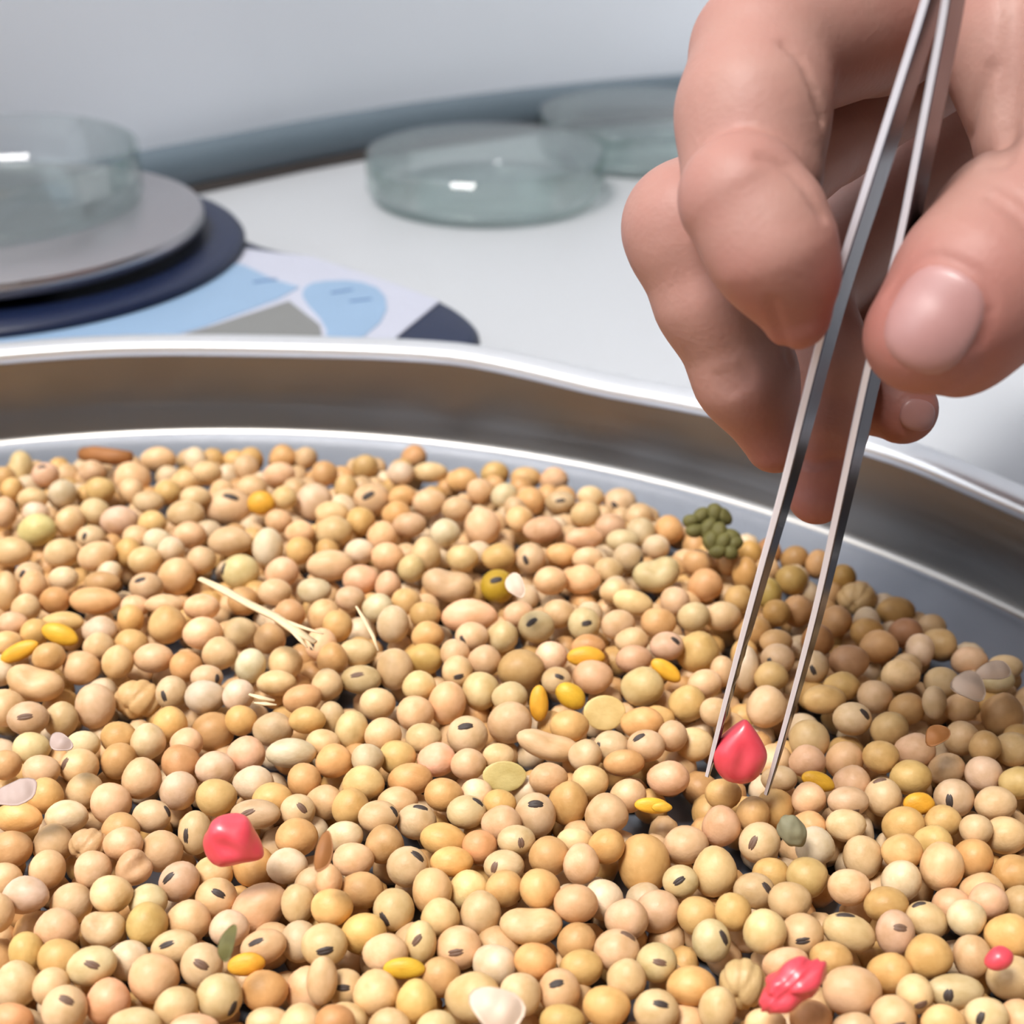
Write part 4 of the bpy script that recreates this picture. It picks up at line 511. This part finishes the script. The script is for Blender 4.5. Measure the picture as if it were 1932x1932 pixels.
def shape(kind, v, seed):
    if kind == 'k':      # kidney: waist on one long side
        q = v.copy(); dent = np.exp(-(q[:, 0] / .33) ** 2) * np.clip(q[:, 1] * .6 + q[:, 2] * .5, 0, 1); q[:, 1] -= dent * .42; q[:, 2] -= dent * .25; q[:, 1] += .12 * q[:, 0] ** 2; return q
    if kind == 'x':      # wrinkled
        r = np.random.default_rng(seed); q = lump(v, seed, .06); o = np.ones(len(v))
        for _ in range(4):
            n = r.normal(size=3); n /= np.linalg.norm(n); o -= .10 * np.exp(-((v @ n - r.uniform(-.4, .4)) / .10) ** 2)
        return q * o[:, None]
    if kind == 'half':   # one seed leaf: domed back, flat face with a soft rim
        q = v.copy(); q[:, 2] = np.where(q[:, 2] < 0, q[:, 2] * .12, q[:, 2] * .8); return lump(q, seed, .03)
    return lump(v, seed, .075)
BM = {}
for i in range(6): BM['r%d' % i] = mesh('soybean', shape('r', LV, 20 + i), LF, M['bean'], mm=False)
for i in range(2): BM['h%d' % i] = mesh('soybean', lump(LV, 90 + i, .015), LF, M['bean'], mm=False)
for i in range(2): BM['k%d' % i] = mesh('soybean', shape('k', LV, i), LF, M['bean'], mm=False); BM['x%d' % i] = mesh('soybean', shape('x', SV, 40 + i), SF, M['bean'], mm=False)
BM['half'] = mesh('split_soybean', shape('half', LV, 3), LF, M['bean'], mm=False)
def hilum_patch(n=5, m=18):
    v = []; 
    for i in range(n + 1):
        r = i / n
        for k in range(m):
            g = 2 * math.pi * k / m; x, y = .46 * r * math.cos(g), .21 * r * math.sin(g); h = 1.045 - .075 * r ** 3 - .03 * math.exp(-(y / .035) ** 2)
            z = math.sqrt(max(0, 1 - x * x - y * y)); v.append((x * h, y * h, z * h))
    f = [(i * m + k, i * m + (k + 1) % m, (i + 1) * m + (k + 1) % m, (i + 1) * m + k) for i in range(1, n) for k in range(m)] + [(k, m + (k + 1) % m, m + k) for k in range(m)]
    f = [q[::-1] if False else q for q in f]; return np.array(v), f
HV, HF = hilum_patch(); HM = [mesh('hilum', HV, HF, M['hilum'], mm=False), mesh('hilum', HV, HF, M['hilum_brown'], mm=False)]
B = []
for row in BEANS.split(';'):
    q = row.split(','); B.append((q[0],) + tuple(float(x) for x in q[1:]))
def frame(ang):
    a = math.radians(ang); return np.stack([CR * math.cos(a) - CU * math.sin(a), CR * math.sin(a) + CU * math.cos(a), -CF], 1)   # columns: along, across, to the lens
def hil_rot(hx, hy, ang):
    a = math.radians(ang); x = hx * math.cos(a) + hy * math.sin(a); y = hx * math.sin(a) - hy * math.cos(a)
    z = np.array([x, y, math.sqrt(max(.02, 1 - min(.98, x * x + y * y)))]); z /= np.linalg.norm(z)
    t = np.array([-y, x, 0.]) if math.hypot(x, y) > .25 else np.array([1., .2, 0]); t -= z * (t @ z); t /= np.linalg.norm(t)
    return np.stack([t, np.cross(z, t), z], 1)
LANDMARK = [('the kernel held by the tweezers', 1395, 1420), ('the wrinkled pink kernel lying on the left', 445, 1588), ('the knobbly pink fragment at the front', 1495, 1862), ('the tiny pink fragment at the right', 1884, 1807),
            ('the long straw stalk', 490, 1150), ('the green seed cluster', 1340, 1005), ('the brown stem fragment', 205, 858), ('the short straw sliver', 695, 1190), ('the tiny straw chip', 490, 1318),
            ('the split pale seed with its flat face up', 1141, 1345), ('the bright yellow half at the left edge', 37, 1229), ('the bright yellow half at the lower left', 469, 1821), ('the mustard green bean', 939, 1106),
            ('the rough grey green husk', 1493, 1563), ('the white cracked shell', 1832, 1290), ('the curled shell by the tray wall', 1878, 1262), ('the curled seed coat at the very front', 938, 1900), ('the buff seed coat scrap', 972, 1100),
            ('the dark husk sliver between the beans', 610, 1604), ('the dark broken husk at the right', 1770, 1384), ('the small olive husk sliver', 428, 1778), ('the mauve grey husk flake', 28, 1494), ('the pinkish husk chip', 112, 1398),
            ('the yellow half standing upright', 1017, 1326), ('the yellow crescent half below the tweezers', 1233, 1520), ('the far yellow half near the back wall', 498, 948), ('the split heart-shaped seed', 951, 1466),
            ('the wrinkled bean under the right tweezer arm', 1616, 1128), ('the dented bean at the front right', 1400, 1855), ('the front kidney bean', 1008, 1747)]
WORDS = dict(p='plain cream', t='tan', y='golden yellow', w='pale whitish', g='greenish cream', G='mustard green', o='olive tan', b='brownish tan', h='cream dark-eyed', k='kidney-shaped cream', x='wrinkled cream', d='bright yellow', D='pale flat-faced')
def boxarea(b): return b[4] * b[5]
whole = [i for i, b in enumerate(B) if b[0] not in 'dD']
inview = [i for i in whole if -10 < B[i][1] < 1942 and B[i][2] < 1950]
own = set(sorted(inview, key=lambda i: -boxarea(B[i]))[:300])
used = {}; nears = {}; records = []
for i, b in enumerate(B):
    t, u, v, d, a, bb, ang, hx, hy = b; c = P(u, v, d); ra, rb = a * d / FPX, bb * d / FPX; rc = min(ra, rb) * .97
    Rm = frame(ang)
    col = np.clip(np.array(TONE[t]) * (1 + RNG.normal(0, .02, 3)) * (1 + RNG.normal(-.035, .03)), 0, 250); lc = lin(col)
    zs = math.sqrt(sum((Rm[2, k] * (ra, rb, rc)[k]) ** 2 for k in range(3))); c[2] = max(c[2], zs * 1.14 + .12)
    records.append((c, (ra, rb, rc), Rm, lc, t, (hx, hy), ang, i))
def describe(b):
    d = b[3]; ra, rb = b[4] * d / FPX, b[5] * d / FPX; el = max(ra, rb) / min(ra, rb); big = max(ra, rb); t = b[0]
    return ('large ' if big > 4.2 else 'small ' if big < 2.95 else '') + ('' if t in 'kxdD' else 'oval ' if el > 1.22 else 'round ') + WORDS[t] + (' seed half' if t in 'dD' else ' soybean')
def where(b):
    L = min(LANDMARK, key=lambda L: math.hypot(b[1] - L[1], b[2] - L[2]) if math.hypot(b[1] - L[1], b[2] - L[2]) > 14 else 1e9); dx, dy = b[1] - L[1], b[2] - L[2]
    return L[0], ('left of' if dx < 0 else 'right of') if abs(dx) > abs(dy) else ('behind' if dy < 0 else 'in front of'), math.hypot(dx, dy)
buckets = {}
for i, b in enumerate(B):
    nm, rel_, dist = where(b); buckets.setdefault((describe(b), rel_, nm), []).append((dist, i))
LABEL = {}; ORD = ['', 'second ', 'third ', 'fourth ', 'fifth ', 'sixth ', 'seventh ']
for (ds, rel_, nm), L in buckets.items():
    for k, (dist, i) in enumerate(sorted(L)): LABEL[i] = f"{ORD[min(k, 6)] if k else ('first ' if len(L) > 1 else '')}{ds} {rel_} {nm}"
for c, (ra, rb, rc), Rm, lc, t, (hx, hy), ang, i in records:
    half = t in 'dD'
    if not half and i not in own: continue
    key = 'half' if half else ('k%d' % (i % 2) if t == 'k' else 'x%d' % (i % 2) if t == 'x' else 'h%d' % (i % 2) if (hx or hy) else 'r%d' % (i % 6))
    if half:
        if t == 'D': Rm = Rm @ np.diag([1, -1, -1.])          # flat face to the lens
        rc = min(ra, rb) * (.75 if t == 'D' else .9)
    name = 'split_soybean' if half else 'soybean'
    o = bpy.data.objects.new(name, BM[key]); COL.objects.link(o)
    mt = Matrix([list(Rm[0]) , list(Rm[1]), list(Rm[2])]).to_4x4()
    o.matrix_world = Matrix.Translation(W(c)) @ mt @ Matrix.Diagonal((ra / 1000, rb / 1000, rc / 1000, 1))
    o.color = lc + (1,)
    tag(o, LABEL[i], 'seed', 'split seeds in the heap' if half else 'counted soybeans of the heap')
    if hx or hy:
        hr = hil_rot(hx, hy, ang); ho = link('hilum', HM[0 if RNG.random() < .75 else 1], o); ho.matrix_parent_inverse = Matrix.Identity(4)
        ho.matrix_local = Matrix(hr.tolist()).to_4x4()
# the rest of the heap: the same beans joined into one object, packed under and around the counted ones
cell = {}; CS = 10.
def put(c, r): cell.setdefault((int(c[0] // CS), int(c[1] // CS)), []).append((c[0], c[1], c[2], r))
def free(x, y, z, r, tol):
    ix, iy = int(x // CS), int(y // CS)
    for i in (ix - 1, ix, ix + 1):
        for j in (iy - 1, iy, iy + 1):
            for (a, b, c, q) in cell.get((i, j), ()):
                if (a - x) ** 2 + (b - y) ** 2 + (c - z) ** 2 < ((q + r) * tol) ** 2: return False
    return True
for c, rr, *_ in records: put(c, (rr[0] * rr[1] * rr[2]) ** (1 / 3))
KEEP = [(P(1395, 1420, 222), 4.6), (P(445, 1588, 205), 5.2), (P(1495, 1862, 184), 5.2), (P(1885, 1808, 196), 3.6), (P(1493, 1563, 214), 3.6), (P(1340, 1005, 292), 6.0), (P(205, 858, 342), 4.5)]
for c, r in KEEP: put(c, r)
def top_z(x, y):
    rr = math.hypot(x - TC[0], y - TC[1]); t = min(1, max(0, (205 - rr) / 30)); return 6.6 + 6.0 * t ** .7
def pix(p):
    q = np.array(p) - CAM; d = q @ CF; return 966 + FPX * (q @ CR) / d, 966 - FPX * (q @ CU) / d
fill = []
for layer, zc, shift in ((0, 3.2, 0), (1, 6.4, 0), (2, 9.2, 0), (2, 8.6, 2.6), (1, 5.8, 2.6), (1, 6.6, 1.3), (0, 3.2, 2.7), (0, 3.2, 1.4), (2, 7.8, 3.9)):
    s = 5.5
    for gx in np.arange(-205 + shift, 206, s):
        for k, gy in enumerate(np.arange(-205, 206, s * .87)):
            x, y = TC[0] + gx + (s / 2 if k % 2 else 0) + random.uniform(-1, 1), TC[1] + gy + random.uniform(-1, 1)
            rr = math.hypot(x - TC[0], y - TC[1]); r = random.uniform(2.6, 3.25)
            if rr > 203 or zc + r > top_z(x, y) + .6: continue
            z = r * 1.27 + .15 if layer == 0 else zc + random.uniform(-.25, .5)
            inv = False
            if y > 60:
                pu, pv = pix((x, y, z)); inv = -60 < pu < 1990 and pv < 1990
            if inv and layer == 2: z -= .8
            if not free(x, y, z, r, (.80, .88, .93)[layer]): continue
            put((x, y, z), r); fill.append((np.array([x, y, z]), r))
V, Fc, CC, mi = [], [], [], []; off = 0
def add(v, f, col, m):
    global off
    V.append(v); Fc.extend([[a + off for a in q] for q in f]); CC.append(np.tile(np.array(list(col) + [1.]), (len(v), 1))); mi.extend([m] * len(f)); off += len(v)
shapes = {k: np.array([x.co[:] for x in me_.vertices]) for k, me_ in BM.items() if k[0] in 'rkh'}
for c, rr, Rm, lc, t, (hx, hy), ang, i in records:
    if t in 'dD' or i in own: continue
    sv = shapes['k0'] if t == 'k' else shapes['h0'] if (hx or hy) else shapes['r%d' % (i % 6)]
    add((sv * np.array(rr)) @ Rm.T + c, LF, lc, 0)
    if hx or hy: add(((HV @ hil_rot(hx, hy, ang).T) * np.array(rr)) @ Rm.T + c, HF, lc, 1)
tl = [shape('r', TV, 60 + i) for i in range(6)]; pick = 'pppttywwpy'
for c, r in fill:
    q = RNG.normal(size=4); Rr = np.array(Matrix(Vector((0, 0, 1)).rotation_difference(Vector(q[:3])).to_matrix())); t = random.choice(pick)
    e = np.array([random.uniform(1, 1.14), 1, random.uniform(.9, 1)]) * r
    pu, pv = pix(c) if c[1] > 60 else (-999, 0); vis = -60 < pu < 1990 and pv < 1990 and c[2] > 5
    if vis: add((shapes['r%d' % random.randrange(6)] * e) @ Rr.T + c, LF, lin(np.array(TONE[t]) * random.uniform(.90, .99)), 0)
    else: add((tl[random.randrange(6)] * e) @ Rr.T + c, TF, lin(np.array(TONE[t]) * random.uniform(.90, .99)), 0)
HB0 = np.array([TC[0], TC[1], 0.])
hm = bpy.data.meshes.new('soybean_heap'); VV = np.concatenate(V) - HB0; F3 = np.array([q for q in Fc if len(q) == 3]); FQ = [q for q in Fc if len(q) == 4]
lens = np.array([len(q) for q in Fc], np.int32); flat = np.concatenate([np.array(q, np.int32) for q in Fc])
hm.vertices.add(len(VV)); hm.vertices.foreach_set('co', (VV / 1000).astype(np.float32).ravel()); hm.loops.add(len(flat)); hm.loops.foreach_set('vertex_index', flat)
hm.polygons.add(len(lens)); hm.polygons.foreach_set('loop_start', np.r_[0, np.cumsum(lens)[:-1]].astype(np.int32)); hm.polygons.foreach_set('loop_total', lens)
hm.polygons.foreach_set('use_smooth', np.ones(len(lens), bool)); hm.materials.append(M['heap']); hm.materials.append(M['hilum']); hm.polygons.foreach_set('material_index', np.array(mi, np.int32)); hm.update(calc_edges=True)
ca = hm.color_attributes.new('coat', 'FLOAT_COLOR', 'POINT'); ca.data.foreach_set('color', np.concatenate(CC).astype(np.float32).ravel())
heap = link('soybean_heap', hm, None, W(HB0)); tag(heap, 'loose heap of dry cream soybeans filling the steel tray', 'seeds', None, 'stuff')
print('fill', len(fill), 'heap tris', len(lens), 'own', len(own))

# ---------------------------------------------------------------- kernels, husks and straw among the beans
def treated(name, rgb):
    m, nt, b = newmat(name); tc = N(nt, 'ShaderNodeTexCoord'); no = N(nt, 'ShaderNodeTexNoise'); no.inputs['Scale'].default_value = 240; no.inputs['Detail'].default_value = 4
    nt.links.new(tc.outputs['Object'], no.inputs['Vector']); mx = N(nt, 'ShaderNodeMix', data_type='RGBA'); c = lin(rgb)
    mx.inputs[6].default_value = (c[0] * .85, c[1] * .5, c[2] * .5, 1); mx.inputs[7].default_value = (min(1, c[0] * 1.1), c[1] * 1.7, c[2] * 1.5, 1)
    nt.links.new(no.outputs['Fac'], mx.inputs[0]); nt.links.new(mx.outputs[2], b.inputs['Base Color']); b.inputs['Roughness'].default_value = .36; b.inputs['Coat Weight'].default_value = .25; b.inputs['Coat Roughness'].default_value = .2; return m
M['pink'] = treated('pink_seed_dressing', (224, 70, 86)); M['straw'] = plain('dry_straw', (226, 200, 160), .6, noise=.18, scale=300)
M['stem'] = plain('brown_stem', (150, 96, 48), .65, noise=.3, scale=200); M['husk'] = plain('papery_husk', (216, 190, 168), .55, noise=.15, scale=250)
M['greyhusk'] = plain('grey_husk', (176, 152, 142), .55, noise=.2, scale=250); M['greenseed'] = plain('green_seed_pod', (98, 92, 44), .7, noise=.45, scale=420, bump=.5)
M['greygreen'] = plain('grey_green_husk', (128, 122, 94), .7, noise=.4, scale=300, bump=.4)
def place(name, v, f, mat, u, vv, d, label, cat='seed', smooth=True, parent=None):
    c = P(u, vv, d); Rm = frame(0); o = link(name, mesh(name, np.array(v, float) @ Rm.T, f, mat, smooth), parent, W(c)); return tag(o, label, cat)
# maize kernel: pointed at the germ end, flattened, with a dent
def kernel(L, Wd, T, seed, dent=.2):
    v = SV.copy(); y = v[:, 1]; wid = np.where(y > 0, 1 - .62 * y ** 1.4, 1 - .06 * y * y); v[:, 0] *= wid; v[:, 2] *= (1 - .25 * np.clip(y, 0, 1))
    v[:, 2] -= dent * np.exp(-((v[:, 0]) / .28) ** 2 - ((y + .05) / .5) ** 2) * np.clip(v[:, 2], 0, 1)
    v[:, 1] += .10 * np.clip(-y, 0, 1) ** 3 * (1 - np.abs(v[:, 0])); return lump(v, seed, .02) * np.array([Wd, L, T])
def rot2(v, deg, tilt=0):
    a = math.radians(deg); v = v.copy(); x, y = v[:, 0] * math.cos(a) - v[:, 1] * math.sin(a), v[:, 0] * math.sin(a) + v[:, 1] * math.cos(a); v[:, 0], v[:, 1] = x, y
    if tilt: b = math.radians(tilt); y, z = v[:, 1] * math.cos(b) - v[:, 2] * math.sin(b), v[:, 1] * math.sin(b) + v[:, 2] * math.cos(b); v[:, 1], v[:, 2] = y, z
    return v
s = 222 / FPX
place('maize_kernel', rot2(kernel(66 * s, 51 * s, 3.0, 5, .22), -7, 14), SF, M['pink'], 1396, 1420, 220.5, 'pink coated maize kernel gripped between the tweezer tips')
s = 205 / FPX
v = rot2(kernel(60 * s, 52 * s, 3.3, 9, .3), -118, 10); v *= (1 + .07 * np.sin(v[:, 0] * .9 + 1) * np.sin(v[:, 1] * .8 + v[:, 2]))[:, None]
place('maize_kernel', v, SF, M['pink'], 440, 1588, 204, 'wrinkled pink coated maize kernel lying on the left side of the heap')
s = 184 / FPX; v = shape('x', lump(SV, 3, .12), 23) * (1 + .07 * np.sin(SV[:, [0]] * 6 + 1) * np.cos(SV[:, [1]] * 5) + .04 * np.sin(SV[:, [2]] * 7 + SV[:, [0]] * 4)) * np.array([62 * s, 37 * s, 2.8]); v *= (1 - .14 * np.exp(-((v[:, 0] + .5) / .9) ** 2))[:, None]
place('maize_kernel', rot2(v, 36), SF, M['pink'], 1494, 1858, 181.5, 'knobbly pink coated kernel fragment among the front beans')
v = lump(LV, 8, .1) * np.array([2.0, 1.5, 1.4]); place('maize_kernel', rot2(v, 30), LF, M['pink'], 1884, 1807, 190, 'small pink coated kernel fragment mostly buried at the right front')
# straw stalk with a forked, frayed end
def pxpath(pts): return np.array([P(*q) for q in pts])
def strand(name, pts, rad, mat, label, cat, extra=(), flat=.55):
    path = pxpath(pts); base = path[0]; parts = [tube(path, rad, 8, flat)]
    for ep, er in extra: parts.append(tube(pxpath(ep), er, 8, flat))
    v, f = join(parts); v = np.array([np.array(q) for q in v]) - base; o = link(name, mesh(name, v, f, mat), None, W(base)); return tag(o, label, cat)
strand('straw_stalk', [(378, 1092, 262), (420, 1112, 259), (470, 1140, 256), (520, 1164, 254), (560, 1192, 251.5), (595, 1212, 250)], [.7, 1.05, 1.0, 1.05, 1.1, .6], M['straw'], 'pale straw stalk with a frayed fork lying across the beans', 'straw',
       [([(525, 1166, 254), (560, 1180, 252.5), (590, 1190, 251.5), (610, 1196, 250.8)], [.5, .5, .4, .2]), ([(545, 1182, 252), (566, 1206, 250), (580, 1222, 249)], [.6, .5, .2]), ([(560, 1188, 251.8), (578, 1206, 250.4), (592, 1226, 249)], [.4, .4, .15])])
strand('straw_sliver', [(672, 1144, 256), (688, 1170, 254), (704, 1200, 251.5), (714, 1228, 250)], [.25, .42, .4, .2], M['straw'], 'short thin straw sliver standing between the beans behind the stalk', 'straw')
strand('straw_sliver', [(470, 1310, 236), (490, 1316, 235.6), (518, 1322, 235.4)], [.3, .6, .3], M['straw'], 'tiny frayed straw chip left of the middle of the heap', 'straw', [([(480, 1326, 234.4), (500, 1328, 234.2), (522, 1330, 234)], [.2, .5, .2])])
strand('brown_stem', [(156, 857, 339), (180, 858, 337), (215, 862, 335.5), (248, 862, 335)], [1.7, 2.2, 2.1, 1.4], M['stem'], 'broken brown stem fragment at the far edge of the heap', 'stem', (), .95)
# green seed cluster by the tray wall
t = thing('green_seed_cluster', 'crumbly olive green seed cluster resting by the far tray wall', 'seed pod', P(1340, 1005, 292))
for k, (du, dv, r) in enumerate(((-38, -26, 1.5), (-18, -34, 1.6), (6, -40, 1.9), (24, -36, 1.7), (-26, -8, 1.8), (-4, -14, 2.1), (18, -6, 2.1), (36, 6, 1.9), (46, 18, 1.7), (22, 16, 2.0), (2, 10, 1.9), (38, 34, 1.6), (14, 32, 1.5))):
    v = lump(LV, 70 + k, .14) * r * np.array([1.15, .85, 1.]); c = P(1340 + du, 1008 + dv, 291.5 - .055 * dv) - P(1340, 1005, 292)
    link('seed_grain', mesh('seed_grain', rot2(v, k * 47) @ frame(0).T + c, LF, M['greenseed']), t)
# husks: thin curled shells
def shell(a, b, curl, th=.22, n=7, m=20, seed=0):
    r_ = np.random.default_rng(seed); ph = r_.uniform(0, 6.28); top = []; 
    for i in range(n + 1):
        for k in range(m):
            g = 2 * math.pi * k / m; r = i / n * (1 + .10 * math.sin(3 * g + ph)); x, y = a * r * math.cos(g), b * r * math.sin(g); top.append((x, y, -curl * (x * x / a + y * y / b * 1.3) + .12 * math.sin(2.1 * x + ph)))
    top = np.array(top); bot = top - np.array([0, 0, th]); V_ = np.r_[top, bot]; nn = len(top); f = []
    for i in range(1, n):
        for k in range(m): q = (i * m + k, i * m + (k + 1) % m, (i + 1) * m + (k + 1) % m, (i + 1) * m + k); f += [q[::-1], tuple(x + nn for x in q)]
    for k in range(m):
        q = (k, m + (k + 1) % m, m + k); f += [q[::-1], tuple(x + nn for x in q)]; e = (n * m + k, n * m + (k + 1) % m, n * m + (k + 1) % m + nn, n * m + k + nn); f.append(e)
    return V_, f
for (u, vv, d, a, b, curl, mt, ang, lab) in ((112, 1398, 224, 2.0, 1.4, .25, 'greyhusk', -30, 'pinkish papery husk chip at the left of the heap'), (28, 1494, 212, 3.4, 1.9, .12, 'greyhusk', 20, 'large mauve grey husk flake at the left edge'),
        (1832, 1290, 239, 2.6, 2.9, .3, 'husk', 60, 'white cracked seed shell near the right side of the heap'), (1878, 1262, 243, 3.2, 1.7, .3, 'husk', 10, 'pale curled seed shell beside the tray wall at the right'),
        (938, 1900, 176, 3.6, 2.6, .4, 'husk', -25, 'brownish curled seed coat at the very front of the heap'), (972, 1100, 262, 1.7, 2.6, .3, 'husk', 20, 'buff seed coat scrap standing beside a mustard green bean'),
        (610, 1604, 198, 1.2, 2.9, .3, 'stem', -8, 'dark brown husk sliver wedged between the beans'), (1770, 1384, 228, 2.2, 1.6, .3, 'stem', 30, 'dark brown broken husk in the right part of the heap'),
        (428, 1778, 186, 1.0, 2.4, .2, 'greenseed', -12, 'small olive green husk sliver in the left front')):
    v, f = shell(a, b, curl, seed=int(u)); place('seed_husk', rot2(v, ang, -28), f, M[mt], u, vv, d, lab, 'husk')
v = lump(SV, 91, .10) * (1 + .06 * np.sin(SV[:, [0]] * 5 + 3 * SV[:, [2]]) * np.sin(SV[:, [1]] * 5) + .03 * np.sin(SV[:, [2]] * 9 + SV[:, [1]] * 6)) * np.array([1.9, 2.7, 1.8]); place('seed_husk', rot2(v, 25), SF, M['greygreen'], 1494, 1566, 213, 'rough grey green husk below the right tweezer tip', 'husk')
